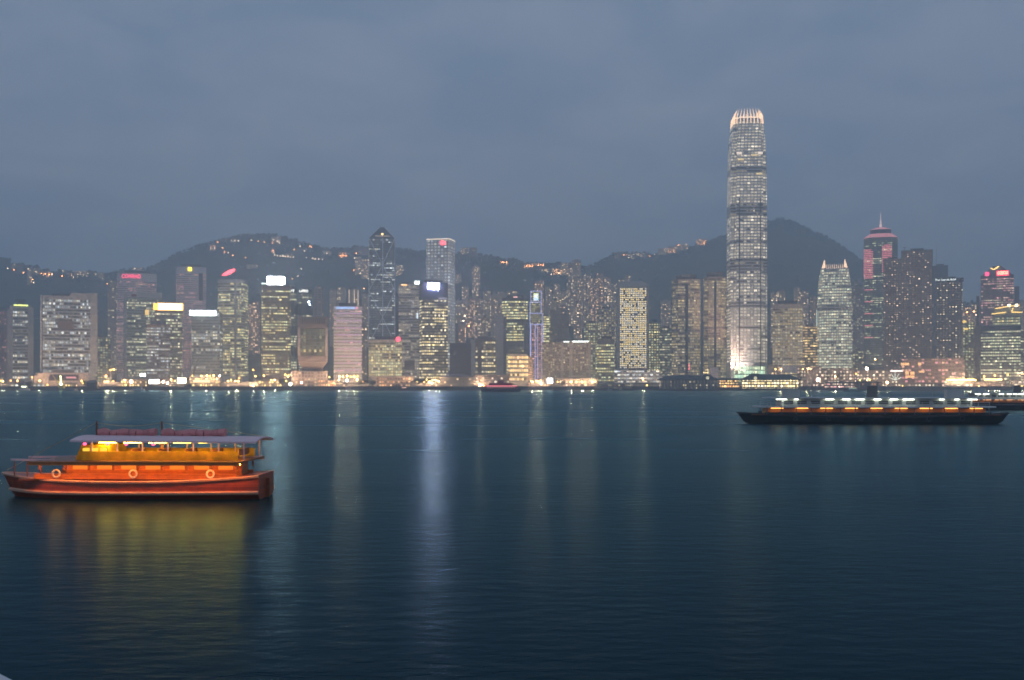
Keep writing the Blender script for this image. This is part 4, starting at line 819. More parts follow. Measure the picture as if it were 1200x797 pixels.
# ------------------------------------------------------------------ lamps
MARK = [(25, 'pale piered tower'), (80, 'broad office slab'), (160, 'lettered curved hotel'), (198, 'orange framed sign tower'), (240, 'long white sign tower'), (273, 'red feather tower'), (323, 'brightest sign tower'), (366, 'stemmed tower'), (407, 'white violet slab'), (450, 'braced glass tower'), (508, 'dark blue gold tower'), (540, 'netted black block'), (570, 'gold rows office'), (605, 'orange banded low block'), (629, 'neon tower'), (665, 'wide tan slab'), (741, 'round windowed tower'), (805, 'golden rounded pair'), (875, 'tallest tower'), (922, 'square yellowish block'), (978, 'green tapered tower'), (1032, 'pink spired tower'), (1070, 'dark twin apartments'), (1112, 'white lettered hotel'), (1172, 'big dark right block')]
def near(q): return min(MARK, key=lambda m_: abs(m_[0] - q))[1]
lampc = [('amber', glow('amber_lamp_glow', (1, .44, .09), 9)), ('yellow', glow('yellow_lamp_glow', (1, .66, .16), 9)), ('white', glow('white_lamp_glow', (1, .95, .85), 8))]
def lampmesh(h, r, g):
    b = MB(); b.bar((0, 0, 0), (0, 0, h), .16, 0, n=5); b.bar((0, 0, h), (0, -.9, h + .25), .12, 0, n=5); b.ball((0, -.9, h + .2 - r * .3), r, 1, n=8, k=5); return b.mesh('street_lamp', [steel, g])
lamps = [(1, 446, 0), (4, 447, 1), (13, 446, 0), (21, 446.5, 0), (38, 442, 0), (47, 446.5, 1), (56, 451, 0), (96, 446.5, 0), (97.5, 449, 1), (124.5, 441, 0), (130, 433.5, 0), (133.5, 433, 0), (123, 447.5, 0), (126.5, 447, 1), (133, 446.5, 0), (146.5, 446, 0), (147.5, 451, 1),
 (201, 445, 0), (205, 446.5, 1), (225.5, 440.5, 1), (236, 440.5, 1), (243, 440.5, 1), (246.5, 440.5, 0), (250.5, 440.5, 1), (257.5, 440.5, 2), (267.5, 447, 1), (271, 445.5, 1), (276, 446.5, 1), (280.5, 443, 0), (279.5, 447, 1), (297, 433.5, 0), (297, 452.5, 1), (299.5, 441, 1),
 (309.5, 440.5, 0), (334.5, 439, 1), (337.5, 441, 1), (335.5, 446.5, 1), (302, 449.5, 1), (318, 445.5, 1), (322, 445.5, 1), (386, 442, 1), (398, 441.5, 1), (402, 441.5, 1), (407, 441, 1), (411, 441.5, 1), (415, 441.5, 1), (419, 441, 1), (418.5, 446, 1), (425.5, 447.5, 0), (397.5, 445.5, 1),
 (489, 447.5, 1), (497, 447.5, 0), (500, 445, 1), (503, 447.5, 1), (507, 445.5, 1), (510.5, 445.5, 0), (512.5, 446, 1), (514, 447.5, 1), (506, 449, 2), (562.5, 453.5, 0), (567, 453, 1), (624, 447.5, 1), (628.5, 446.5, 1), (630.5, 447.5, 0), (633.5, 446, 1), (634, 449.5, 2),
 (653.5, 447.5, 0), (669.5, 447.5, 1), (675.5, 447.5, 1), (682, 447.5, 1), (685.5, 448, 0), (694, 448, 1), (697, 447, 1), (753.5, 445.5, 0), (758, 451.5, 1), (769, 451.5, 1), (783, 444, 2), (790.5, 450.5, 1),
 (908.5, 432.5, 1), (915, 432.5, 1), (940.5, 432.5, 1), (947, 432.5, 1), (949.5, 432.5, 0), (978.5, 441.5, 1), (1003, 438, 0), (1025.5, 421.5, 1), (1007.5, 445.5, 1), (1016, 446, 1), (1019, 445, 1), (1040, 449, 1), (1057.5, 455, 1), (1146.5, 453.5, 1),
 (1153, 441, 0), (1165.5, 440, 0), (1180.5, 439, 0), (1197, 437.5, 1), (1192, 454, 2), (1197, 453.8, 1)] + [(1109.5 + 1.75 * i, 445.2 + .3 * math.sin(i * 2.1), 1) for i in range(20)] + [(1154.5 + 2.3 * i, 445, 1) for i in range(9)]
nl = 0
for q, z, c in lamps:
    Y = 1362 + (q * 37 % 20); h = max(1.2, zat(z, Y) - GZ)
    o = link('street_lamp', lampmesh(h, .95, lampc[c][1]), None, (*pt(q, z, Y).xy, GZ)); nl += 1
    if nl % 2 == 0 and (z < 445 or q < 1100 or nl % 6 == 0):                                     # the stronger sodium lamps light the fronts behind them
        ld = bpy.data.lights.new('sodium_light', 'POINT'); ld.energy = SODIUM; ld.color = (1, .62, .34); ld.shadow_soft_size = .9
        link('sodium_light', ld, o, (0, -1.4, h + 1.6))
    tag(o, f'{lampc[c][0]} street lamp on the far waterfront below the {near(q)}', 'street lamp', 'street lamps along the far waterfront')
# lamps on the hill roads
hl_me = []
for nm, col, s_ in (('orange', (1, .34, .10), 24), ('pale', (1, .70, .45), 12)):
    hl_me.append((nm, glow(nm + '_hill_lamp', col, s_)))
hlamps = [(9, 314.5, 1), (16.5, 316, 0), (27.5, 319.5, 0), (43, 316.5, 1), (48.5, 320.5, 0), (53.5, 321, 0), (58, 321.5, 0), (61, 321.5, 1), (73, 323.5, 0), (86, 325, 1), (38.5, 327.5, 0), (39.5, 331, 1), (126, 332.5, 0), (158, 315, 1), (164.5, 315.2, 1),
 (248.5, 288, 0), (251.5, 290.5, 1), (255, 283.7, 0), (261, 290.2, 0), (263, 295.3, 0), (267.5, 296, 1), (273, 299.2, 0), (288, 302, 0), (271.5, 282.3, 1), (275, 282.3, 1), (279.5, 282.3, 1), (294.5, 281.6, 1), (302.5, 282.6, 0), (310, 283.8, 0), (319.5, 285, 0), (325, 283, 1), (327.5, 284.3, 1), (320, 293.5, 0), (344.5, 292.3, 0),
 (322, 299.2, 1), (325, 299.5, 1), (328.5, 299.8, 1), (331.5, 300.2, 1), (334.5, 300.5, 1), (337.5, 300.8, 1), (340.5, 301, 1), (344, 301.3, 1), (359, 302, 1), (366.5, 303, 1), (369.5, 303.5, 1), (373.5, 303.5, 1), (378, 303.8, 1), (363, 288.5, 0), (365, 289.3, 0), (351.5, 288.7, 1), (357, 294, 1), (383, 297, 1),
 (398.5, 299.5, 0), (402, 299.5, 0), (405.5, 299.7, 0), (417.5, 297, 0), (414.5, 316.7, 0), (415.5, 302.5, 1), (422.5, 320.3, 1), (427.5, 320.5, 1), (431, 319.8, 1), (472, 316.5, 1), (467, 317.5, 1), (343, 326.5, 0), (349, 323.5, 1), (353, 315, 1), (426.5, 338, 0), (590.5, 307.5, 0), (593.5, 307.5, 0), (588.5, 307.3, 0),
 (617, 311.8, 0), (621, 312, 0), (624, 311.8, 0), (631, 310.8, 0), (634, 310.5, 0), (636.5, 310.5, 0), (761.5, 300, 0), (767.5, 298.5, 1), (795, 287.3, 0), (820, 282, 0), (825, 285.3, 0), (731, 298.7, 0), (736.5, 302, 1), (544.5, 370, 1), (543, 376, 1), (549.5, 382, 0), (646, 321.5, 1), (655, 320, 1), (1130, 383, 1), (1133, 366, 0), (1141, 365, 0), (1144, 369, 1)]
for q, z, c in hlamps:
    yc = lerp_tab(YC, q); Y = yc * .985
    for i in range(240):
        Y_ = Y0 + 40 + (yc - Y0 - 40) * i / 239
        if ground((q - 600) / F * Y_, Y_) + 10 >= zat(z, Y_): Y = Y_; break
    if q > 540 and z > 360: Y = 1880
    x_ = (q - 600) / F * (Y - 10); gz_ = ground(x_, Y - 10) - 1; h = max(3, zat(z, Y - 10) - gz_)
    o = link('street_lamp', lampmesh(h, 1.2, hl_me[c][1]), None, (x_, Y - 10, gz_))
    tag(o, f'{hl_me[c][0]} lamp on the hillside above the {near(q)}', 'street lamp', 'lamps on the hill roads')

# floodlights and billboards of the waterfront
def flood(q, z, col, r, s_, lb, Y=1358):
    h = zat(z, Y) - GZ; t_ = thing('floodlight', lb, 'floodlight', (*pt(q, z, Y).xy, GZ), 0, 'floodlights along the far waterfront')
    b = MB(); b.bar((0, 0, 0), (0, .6, max(.6, h)), .3, n=5); b.build('post', blackm, t_)
    b = MB(); b.bar((0, .1, h), (0, -.6, h), r * .8, n=10, r2=r); b.build('lamp_face', glow('flood_%s' % str(col), col, s_), t_)
for q, z, c, r, s_, lb in ((154, 447.3, (1, .48, .30), 2.0, 48, 'glaring orange floodlight left of the waterfront billboards'), (191.5, 447.5, (1, .50, .40), 1.6, 40, 'pinkish floodlight right of the widest billboard'), (196.5, 449, (1, .62, .48), 1.2, 34, 'smaller pinkish floodlight second right of the widest billboard'),
    (340.5, 450, (1, .85, .60), 1.7, 44, 'glaring white floodlight left of the stemmed tower podium'), (353.5, 448.5, (1, .45, .32), 1.3, 26, 'pink floodlight on the stemmed tower podium'), (406.5, 446, (.95, 1, .9), 1.2, 44, 'cold white floodlight below the white violet slab'),
    (958.5, 445, (1, .58, .42), 2.2, 46, 'glaring pink floodlight right of the lit ferry pier'), (1015.5, 432, (1, .78, .55), 1.8, 44, 'high warm floodlight below the pink spired tower'), (1039.5, 448.5, (1, .62, .34), 1.3, 30, 'amber floodlight left of the low brown terminal'),
    (71.5, 450.3, (1, .90, .50), 1.5, 46, 'yellow work lamp on the crane barge quay'), (257.5, 440.4, (1, .7, .62), .9, 26, 'pinkish lamp at the right end of the canopy lights')): flood(q, z, c, r, s_, lb)
def board(px0, px1, p0, p1, col, s_, lb, Y=1366):
    xa, xb = pt(px0, p0, Y).x, pt(px1, p0, Y).x; z0, z1 = zat(p1, Y) - GZ, zat(p0, Y) - GZ
    t_ = thing('billboard', lb, 'billboard', ((xa + xb) / 2, Y, GZ), 0, 'lit billboards along the far waterfront')
    b = MB(); b.box((0, 0, (z0 + z1) / 2), (xb - xa, .8, z1 - z0)); b.build('frame', concd, t_)
    b = MB(); b.box((0, -.55, (z0 + z1) / 2), (xb - xa - .6, .28, z1 - z0 - .6)); b.build('screen', glow('board_%s_%s' % (str(col), s_), col, s_), t_)
    for s in (-.3, .3):
        b = MB(); b.bar((s * (xb - xa), .1, 0), (s * (xb - xa), .1, max(z0, .2)), .35); b.build('leg', blackm, t_)
for a in ((164, 171, 437.5, 441.5, (1, .95, .9), 9, 'small high white billboard over the waterfront'), (174.5, 187, 444.5, 450, (1, .93, .82), 10, 'widest glowing white billboard on the far waterfront'), (207.5, 218.5, 442.5, 449.5, (1, .88, .62), 7, 'cream billboard below the orange framed sign tower'), (641, 648, 443, 449.2, (1, .97, .93), 12, 'square white screen below the wide tan slab'),
          (226, 247, 445.3, 448.5, (1, .70, .38), 2.6, 'long low orange lit shopfront board below the long white sign tower')): board(*a)

# low buildings of the waterfront
lowm = [wallmat('shopfront_warm', .62, WARM, GOLD, 1.6, (.20, .17, .14), 3.2, 4.0), wallmat('shed_dim', .18, WHITE, WARM, .9, (.17, .16, .155), 4, 4), wallmat('shed_white_lit', .6, ICE, WHITE, 1.0, (.30, .30, .30), 5, 4), wallmat('mall_lights', .45, (1, .65, .5), WHITE, 1.0, (.20, .165, .15), 4, 4.4)]
low = [(-10, 12, 449, 1372, 1, 'dim low shed at the far left of the waterfront'), (12, 22, 450, 1364, 2, 'white lit pier shed below the pale piered tower'), (38, 52, 449.5, 1364, 2, 'grey pier shed with small white windows left of the crane barge'), (76, 90, 449, 1366, 0, 'warm lit shed right of the crane barge'), (114, 142, 448.5, 1368, 1, 'dim low shed below the lettered hotel'),
 (142, 172, 445, 1385, 0, 'warm lit low building behind the waterfront billboards'), (186, 224, 446.5, 1385, 1, 'dim long building between two billboards'), (222, 258, 442.2, 1380, 0, 'canopied low building with a row of yellow lamps'), (258, 300, 448, 1375, 1, 'dim low hall below the red feather tower'), (300, 330, 446, 1375, 0, 'orange lit row of shops below the brightest sign tower'), (390, 440, 449, 1380, 1, 'low dim hall hidden by trees below the white slab'),
 (480, 520, 448.5, 1378, 1, 'low wall with lamps below the dark blue tower'), (516, 557, 442, 1376, 1, 'dark low pavilion with hipped roof below the netted block'), (557, 597, 440, 1380, 3, 'flat low hall with pink windows behind the red ferry'), (622, 660, 449.5, 1380, 1, 'dim low shed behind the square white screen'), (655, 700, 444.5, 1390, 3, 'tan low arcade below the wide tan slab'),
 (742, 772, 449, 1372, 1, 'dim low hall between the colonnaded pier and dark gabled pier'), (900, 915, 428, 1440, 1, 'brown low block at the foot of the square yellowish block'), (934, 962, 430, 1440, 3, 'planted roof terrace block right of the square yellowish block'), (962, 1000, 432, 1440, 3, 'brown terrace mall below the green tapered tower'), (1000, 1056, 434, 1435, 3, 'long brown terrace mall below the pink spired tower'),
 (1106, 1136, 447, 1375, 2, 'pale green pier hall below the row of yellow lamps'), (1136, 1178, 449, 1372, 3, 'low lit pier hall below the big dark right block'), (1178, 1206, 446.5, 1376, 2, 'white lit pier hall at the far right edge'), (1056, 1106, 449.5, 1370, 3, 'low pink lit pier shed below the brown terminal')]
for px0, px1, tp, Y, k, lb in low:
    t = block('low_building', lb, px0, px1, tp, Y, lowm[k], depth=14, cat='building', base=GZ, roof=False)
    if k != 2: part(t, 'roof', concd, lambda b: b.prism(sc(t.pl, 1.03, 1.1), t.H + .003, t.H + .6))
    if 'hipped' in lb: part(t, 'hipped_roof', blackm, lambda b: (b.ring(sc(t.pl, 1.05, 1.2), t.H + .6, sc(t.pl, .3, .1), t.H + 4.4), b.cap(sc(t.pl, .3, .1), t.H + 4.4)))

# piers on piles
pile_m = paint('dark_timber_pile', (.06, .055, .05), .9, .3, .5)
def pier(lb, px0, px1, roofpy, eavepy, wallm, roofm, gable=None, Y=1318, n=12, cat='ferry pier', dep=20):
    xa, xb = pt(px0, 0, Y).x, pt(px1, 0, Y).x; w = xb - xa
    t_ = thing('ferry_pier', lb, cat, ((xa + xb) / 2, Y + dep / 2, 0)); T = Tow(); T.o = t_
    e = zat(eavepy, Y); rz_ = zat(roofpy, Y)
    part(T, 'deck', concd, lambda b: b.box((0, 0, 2.3), (w + 2, dep + 2, .9)))
    part(T, 'hall', wallm, lambda b: (b.ring(rect(w - 3, dep - 4), 2.75, rect(w - 3, dep - 4), e), b.cap(rect(w - 3, dep - 4), e)))
    part(T, 'upper_floor', concd, lambda b: b.box((0, 0, (2.75 + e) / 2), (w, dep - .6, .5)))
    for i in range(n):
        x = -w / 2 + 1 + (w - 2) * i / (n - 1)
        part(T, 'pillar', conc, lambda b: b.box((x, -dep / 2 + .6, (2.75 + e) / 2), (.6, .6, e - 2.75)))
        part(T, 'pile', pile_m, lambda b: b.bar((x, -dep / 2 + .9, -.4), (x, -dep / 2 + .9, 1.85), .5, n=6))
    part(T, 'roof', roofm, lambda b: (b.ring(rect(w + 4, dep + 3), e + .01, rect(w + 4, dep + 3), e + .7), b.ring(rect(w + 4, dep + 3), e + .7, rect(w * .72, dep * .12), rz_), b.cap(rect(w * .72, dep * .12), rz_), b.cap(rect(w + 4, dep + 3), e + .01, False)))
    if gable is not None:
        gx = (gable - (px0 + px1) / 2) / F * Y
        def gb(b):
            pr = [(gx - 9, e + .8), (gx + 9, e + .8), (gx + 4, rz_ + 1.2), (gx - 4, rz_ + 1.2)]
            f = [(x, -dep / 2 - 1.0, z) for x, z in pr]; k = [(x, 0, z) for x, z in pr]; b.face(f); b.face(k[::-1])
            for i in range(4): j = (i + 1) % 4; b.face([f[j], f[i], k[i], k[j]])
        part(T, 'gable', roofm, gb)
        part(T, 'arched_window', glow('cream_arch_window', (1, .9, .55), .9), lambda b: b.bar((gx, -dep / 2 - .9, e + 2.6), (gx, -dep / 2 - 1.3, e + 2.6), 2.0, n=14))
    return T
teal = paint('dark_teal_roof', (.035, .05, .055), .6, .2, .3); grnr = paint('dark_green_roof', (.05, .06, .05), .7, .2, .3)
pier('white colonnaded pier with flat roof below the round windowed tower', 696, 741, 449.4, 450.4, wallmat('pier_cream_dim', .4, WHITE, GOLD, .6, (.30, .29, .27), 2.6, 4), paint('pale_flat_roof', (.30, .33, .31)), n=20, dep=14)
pier('dark unlit pier with broad hipped roof and arched gable window', 774, 842, 440, 445.4, wallmat('pier_dark_wall', .22, GOLD, WHITE, .6, (.10, .10, .10), 2.6, 4.2), teal, gable=829, n=18)
pier('narrow pier with bright orange and yellow windows beside the gabled pier', 845, 868, 443.3, 445.8, wallmat('pier_bright_orange', .85, ORANGE, GOLD, 1.8, (.3, .25, .18), 2.2, 3.4, (.1, .9), (.2, .8)), grnr, n=8)
pier('brightly lit two storey pier with dark roof below the tallest tower', 872, 937, 439, 445.6, wallmat('pier_bright_gold', .92, GOLD, WHITE, 2.2, (.3, .27, .2), 2.2, 3.6, (.1, .9), (.22, .82)), grnr, gable=885, n=18)
pier('low pink lit pier right of the glaring pink floodlight', 968, 1002, 447.5, 449.6, wallmat('pier_pink', .8, PINK, WHITE, 1.4, (.3, .22, .2), 2.4, 3.2, (.1, .9), (.2, .8)), grnr, n=9, dep=14)
pier('dark brown pier shed below the pink spired tower', 1003, 1031, 446.2, 448.5, wallmat('pier_brown', .3, WARM, ORANGE, .5, (.20, .14, .11), 3, 5), grnr, n=9, dep=14)
t = block('kiosk', 'small white stair block between gabled pier and tallest tower', 831, 842, 430.5, 1395, whitec, depth=10, cat='building', base=GZ, roof=False)
t = block('kiosk', 'small glowing yellow stair tower left of the white stair block', 824, 830, 431, 1398, wallmat('yellow_stair', .9, GOLD, WHITE, 2.0, (.3, .28, .2), 2.4, 3.4), depth=8, cat='building', base=GZ, roof=False)
(pr,) = [thing('red_mast', 'thin red lit mast in front of the golden rounded pair', 'mast', pt(807.5, 450, 1390).xy.to_3d() + Vector((0, 0, GZ)))]
b = MB(); b.bar((0, 0, 0), (0, 0, zat(433.5, 1390) - GZ), .5); b.build('pole', blackm, pr); b = MB(); b.bar((0, -.6, zat(433.5, 1390) - GZ), (0, -.6, zat(426, 1390) - GZ), .6, r2=.2); b.build('red_light', glow('red_mast_light', (1, .12, .15), 3), pr)
t = thing('light_stand', 'white star shaped light stand left of the brown terminal', 'light display', (*pt(1049, 450, 1400).xy, GZ))
for i in range(5):
    a = math.pi * (.12 + .19 * i); b = MB(); b.bar((0, 0, 9), (10 * math.cos(a) * .9, 0, 9 + 10 * math.sin(a)), .4); b.build('light_arm', glow('white_green_arm', (.85, 1, .9), 1.2), t)
b = MB(); b.bar((0, .6, 0), (0, .6, 9.2), .6); b.build('post', blackm, t); b = MB(); b.box((2, .3, 21), (16, .5, 1.6)); b.build('top_sign', glow('pink_white_sign', (1, .75, .7), 3.5), t)

# trees along the shore
tm = paint('dark_tree_leaves', (.045, .065, .03), .9, .4, .6); bark = paint('tree_bark', (.08, .06, .045), .9, .3, 2)
def tree(q, top, w_px, lb, Y=1356):
    x, y, _ = pt(q, 450, Y); h = zat(top, Y) - GZ; r = w_px / F * Y / 2
    t_ = thing('tree', lb, 'tree', (x, y, GZ), 0, 'trees along the far waterfront'); rr = random.Random(q)
    b = MB(); b.bar((0, 0, 0), (.2, 0, h * .5), .45, n=6, r2=.28)
    for k in range(4): a = k * 1.7; b.bar((.2, 0, h * .4), (r * .5 * math.cos(a), r * .5 * math.sin(a), h * .75), .22, n=5, r2=.08)
    b.build('trunk', bark, t_)
    b = MB()
    for k in range(240):
        while True:
            v = Vector((rr.uniform(-1, 1), rr.uniform(-1, 1), rr.uniform(-1, 1)))
            if .35 < v.length < 1: break
        v *= 1 + .3 * noise.noise(v * 2.2 + Vector((q, 0, 0)))
        c = Vector((v.x * r, v.y * r, h * .62 + v.z * h * .38)); s_ = rr.uniform(.35, .8)
        a = Vector((rr.uniform(-1, 1), rr.uniform(-1, 1), rr.uniform(-1, 1))).normalized(); u = a.orthogonal().normalized() * s_; w_ = a.cross(u)
        b.face([c - u, c - w_ * .6, c + u, c + w_ * .6])
    link('crown', b.mesh('crown', tm, merge=False), t_)
for q, tp, w_, lb in ((331, 443, 11, 'round dark tree left of the stemmed tower podium'), (424, 444.5, 10, 'dark tree below right corner of the white violet slab'), (432, 442.5, 10, 'bushy dark tree left of the floodlit orange hall'), (437, 445, 7, 'smaller dark tree touching the floodlit orange hall'), (489, 443.5, 10, 'dark tree right of the floodlit orange hall'), (498, 444.5, 9, 'second dark tree right of the floodlit orange hall'), (100, 445, 7, 'slim dark tree right of the crane barge'), (1182, 445, 9, 'dark leafy tree at the right end of the waterfront'), (660, 446, 5, 'thin dark tree below the left of the wide tan slab'), (938, 432, 8, 'dark tree on the terrace right of the yellowish block'), (970, 431, 9, 'dark tree on the terrace below the green tapered tower'), (985, 432.5, 8, 'lower dark tree on the terrace below the green tapered tower'), (24, 446, 12, 'low dark tree below the pale piered tower'), (34, 447, 9, 'small dark tree right of the pale piered tower')):
    tree(q, tp, w_, lb)

# cranes
t = thing('crane', 'dark lattice crane leaning in front of the long white sign tower', 'crane', (*pt(222, 450, 1362).xy, GZ))
b = MB(); b.box((0, 0, 2), (6, 4, 3)); b.build('cab', blackm, t)
b = MB(); x1, z1 = 11.5, zat(421, 1362) - GZ
for s in (-.6, .6): b.bar((s, s, 3), (x1 + s * .3, s * .3, z1), .3)
for k in range(12): a, c = k / 12, (k + 1) / 12; b.bar((x1 * a - .6, -.6, 3 + (z1 - 3) * a), (x1 * c + .6, .6, 3 + (z1 - 3) * c), .16)
b.build('boom', blackm, t)

# ------------------------------------------------------------------ boats
def hull_mesh(b, Lh, B, H, sheer=.6, n=24, fine=2.4, stern=.85, zk=-.5, mi=0):
    """bow towards -x; wide transom when stern > 0, else pointed both ends"""
    rows = []
    for i in range(n + 1):
        s = i / n; x = -Lh / 2 + Lh * s
        hb = B / 2 * (1 - (1 - min(1, s / .42)) ** fine) if s < .42 else B / 2 * (1 - (1 - stern) * ((s - .42) / .58) ** 2)
        if stern <= 0: hb = B / 2 * max(.02, 1 - abs(2 * s - 1) ** 3.2)
        hb = max(hb, .04)
        if stern <= 0: x0_ = x
        zt = H + sheer * abs(2 * s - 1) ** 2.2
        rake = (1 - min(1, s / .2)) * .07 * Lh if stern > 0 else 0
        if stern <= 0:
            rows.append([(x * .86, -hb * .55, zk), (x * .95, -hb * .92, H * .3), (x, -hb, zt), (x, hb, zt), (x * .95, hb * .92, H * .3), (x * .86, hb * .55, zk)]); continue
        rows.append([(x + rake, -hb * .55, zk), (x + rake * .5, -hb * 1.02, H * .25), (x, -hb * .96, zt), (x, hb * .96, zt), (x + rake * .5, hb * 1.02, H * .25), (x + rake, hb * .55, zk)])
    for i in range(n):
        a, c = rows[i], rows[i + 1]
        for k in (0, 1): b.face([a[k], c[k], c[k + 1], a[k + 1]][::1], None, mi)
        for k in (3, 4): b.face([a[k], c[k], c[k + 1], a[k + 1]], None, mi)
        b.face([a[2], c[2], c[3], a[3]], None, mi); b.face([a[5], c[5], c[0], a[0]], None, mi)
    b.face(rows[0][::-1], None, mi); b.face(rows[-1], None, mi)
    return rows
def rail(T, name, mat, rows, k, dz, r, side):
    """one moulding running along a hull side"""
    def f(b):
        for a, c in zip(rows, rows[1:]):
            p, q = Vector(a[2 if side < 0 else 3]), Vector(c[2 if side < 0 else 3]); off = Vector((0, side * (r * .7), dz))
            p2, q2 = Vector(a[1 if side < 0 else 4]), Vector(c[1 if side < 0 else 4])
            P, Q = p.lerp(p2, k) + off, q.lerp(q2, k) + off
            b.bar(P, Q, r, n=6)
    return part(T, name, mat, f)

def cloth(name, col):
    m, n, l, p = newmat(name); n.remove(p)
    t = nd(n, 'ShaderNodeTexCoord'); q = nd(n, 'ShaderNodeTexNoise', i_Scale=1.4, i_Detail=4.0); l.new(t.outputs['Object'], q.inputs['Vector'])
    rr_ = nd(n, 'ShaderNodeMapRange', i_1=.3, i_2=.7, i_3=.7, i_4=1.1); l.new(q.outputs[0], rr_.inputs[0])
    v = nd(n, 'ShaderNodeVectorMath', operation='SCALE'); v.inputs[0].default_value = col; l.new(rr_.outputs[0], v.inputs['Scale'])
    d = nd(n, 'ShaderNodeBsdfDiffuse'); tr = nd(n, 'ShaderNodeBsdfTranslucent'); mx_ = nd(n, 'ShaderNodeMixShader', i_0=.5)
    for k in (d, tr): l.new(v.outputs[0], k.inputs[0])
    l.new(d.outputs[0], mx_.inputs[1]); l.new(tr.outputs[0], mx_.inputs[2]); l.new(mx_.outputs[0], next(k for k in n if k.type == 'OUTPUT_MATERIAL').inputs[0]); return m
def planks(name, col, pitch):
    m = paint(name, col, .38, .28, 2.0); nt_ = m.node_tree; n, l = nt_.nodes, nt_.links
    p = next(k for k in n if k.type == 'BSDF_PRINCIPLED'); src = p.inputs['Base Color'].links[0].from_socket
    t = nd(n, 'ShaderNodeTexCoord'); sp = nd(n, 'ShaderNodeSeparateXYZ'); l.new(t.outputs['Object'], sp.inputs[0])
    u, f = _cell(n, l, sp.outputs[2], pitch, .07, 1.1); wn_ = nd(n, 'ShaderNodeTexWhiteNoise', noise_dimensions='1D'); l.new(u, wn_.inputs['W'])
    mr_ = nd(n, 'ShaderNodeMapRange', i_3=.7, i_4=1.15); l.new(wn_.outputs[0], mr_.inputs[0])
    f2 = nd(n, 'ShaderNodeMapRange', i_3=.25, i_4=1.0); l.new(f, f2.inputs[0])
    k = nd(n, 'ShaderNodeMath', operation='MULTIPLY'); l.new(mr_.outputs[0], k.inputs[0]); l.new(f2.outputs[0], k.inputs[1])
    v = nd(n, 'ShaderNodeVectorMath', operation='SCALE'); l.new(src, v.inputs[0]); l.new(k.outputs[0], v.inputs['Scale']); l.new(v.outputs[0], p.inputs['Base Color'])
    return m
# the near wooden cruise boat, bow to the left
A = Tow(); AX = pt(160, 588, 77).x
A.o = thing('cruise_boat', 'orange lit wooden harbour boat with yellow upper deck and pale canopy roof', 'boat', (AX, 76.5, 0), R(-2))
hullm = planks('dark_red_hull', (.32, .055, .016), .17); strk = paint('salmon_rub_rail', (.62, .36, .25), .5, .1, 2); wood = planks('varnished_orange_wood', (.50, .16, .03), .14); woodd = paint('dark_varnished_wood', (.22, .07, .02), .4, .3, 2.5)
canv = paint('pale_lilac_canvas', (.78, .56, .60), .8, .08, 1.2); yelc = cloth('yellow_canvas', (.85, .60, .05)); redsail = paint('faded_red_sailcloth', (.62, .24, .24), .85, .2, 2)
b = MB(); rows = hull_mesh(b, 19.0, 5.0, 1.25, .45, stern=.8); b.build('hull', hullm, A.o, smooth=False)
for s in (-1, 1):
    rail(A, 'rub_rail', strk, rows, .9, .05, .13, s); rail(A, 'rub_rail', strk, rows, .08, .03, .11, s)
part(A, 'main_deck', woodd, lambda b: b.box((.6, 0, 1.33), (16.0, 4.0, .12)))
cabA = part(A, 'cabin', wood, lambda b: b.box((1.4, .9, 1.95), (12.6, 1.7, 1.1)))
part(A, 'bulwark', wood, lambda b: b.box((.9, -2.12, 1.58), (14.2, .1, .36)))
part(A, 'bulwark', wood, lambda b: b.box((.9, 2.12, 1.58), (14.2, .1, .36)))
for i in range(7): part(A, 'cabin_window', glow('amber_cabin_window', (1, .34, .04), .45), lambda b: b.box((-3.9 + i * 1.75, .02, 2.12), (1.05, .05, .42)), parent=cabA)
part(A, 'upper_deck', woodd, lambda b: b.box((1.2, 0, 2.62), (14.6, 6.3, .12))); part(A, 'added_fascia', wood, lambda b: (b.box((1.2, -3.17, 2.56), (14.6, .05, .26)), b.box((1.2, 3.17, 2.56), (14.6, .05, .26))))  # overhang and fascia added to carry and hide the hull lights
for i in range(9):
    for s in (-1, 1): part(A, 'deck_post', woodd, lambda b: b.box((-5.8 + i * 1.72, s * 2.1, 2.3), (.13, .13, .56)))
part(A, 'bow_rail', canv, lambda b: b.box((-6.6, -1.55, 2.68), (3.4, .08, .14), rz=-.16)); part(A, 'bow_rail', canv, lambda b: b.box((-6.6, 1.55, 2.68), (3.4, .08, .14), rz=.16))
for x in (-8.0, -7.0, -6.0): part(A, 'bow_stanchion', woodd, lambda b: b.bar((x, -1.32 + (x + 8) * -.15, 1.5), (x, -1.32 + (x + 8) * -.15, 2.65), .05, n=5))
for s in (-1, 1): part(A, 'side_screen', yelc, lambda b: b.box((2.6, s * 2.12, 3.02), (11.0, .08, .62)))
whA = part(A, 'wheelhouse', yelc, lambda b: (b.ring([(-3.6, -1.5), (-1.2, -1.7), (-1.2, 1.7), (-3.6, 1.5)], 2.71, [(-3.2, -1.4), (-1.2, -1.6), (-1.2, 1.6), (-3.2, 1.4)], 3.72), b.cap([(-3.2, -1.4), (-1.2, -1.6), (-1.2, 1.6), (-3.2, 1.4)], 3.72)))
for i in range(3): part(A, 'wheelhouse_window', glow('yellow_wheelhouse_window', (1, .66, .06), 1.0), lambda b: b.box((-2.75 + i * .62, -1.64 - .02 * i, 3.28), (.46, .06, .5)), parent=whA)
for i in range(7):
    for s in (-1, 1): part(A, 'canopy_post', canv, lambda b: b.bar((-2.2 + i * 1.78, s * 2.0, 2.7), (-2.2 + i * 1.78, s * 2.0, 4.0), .06, n=6))
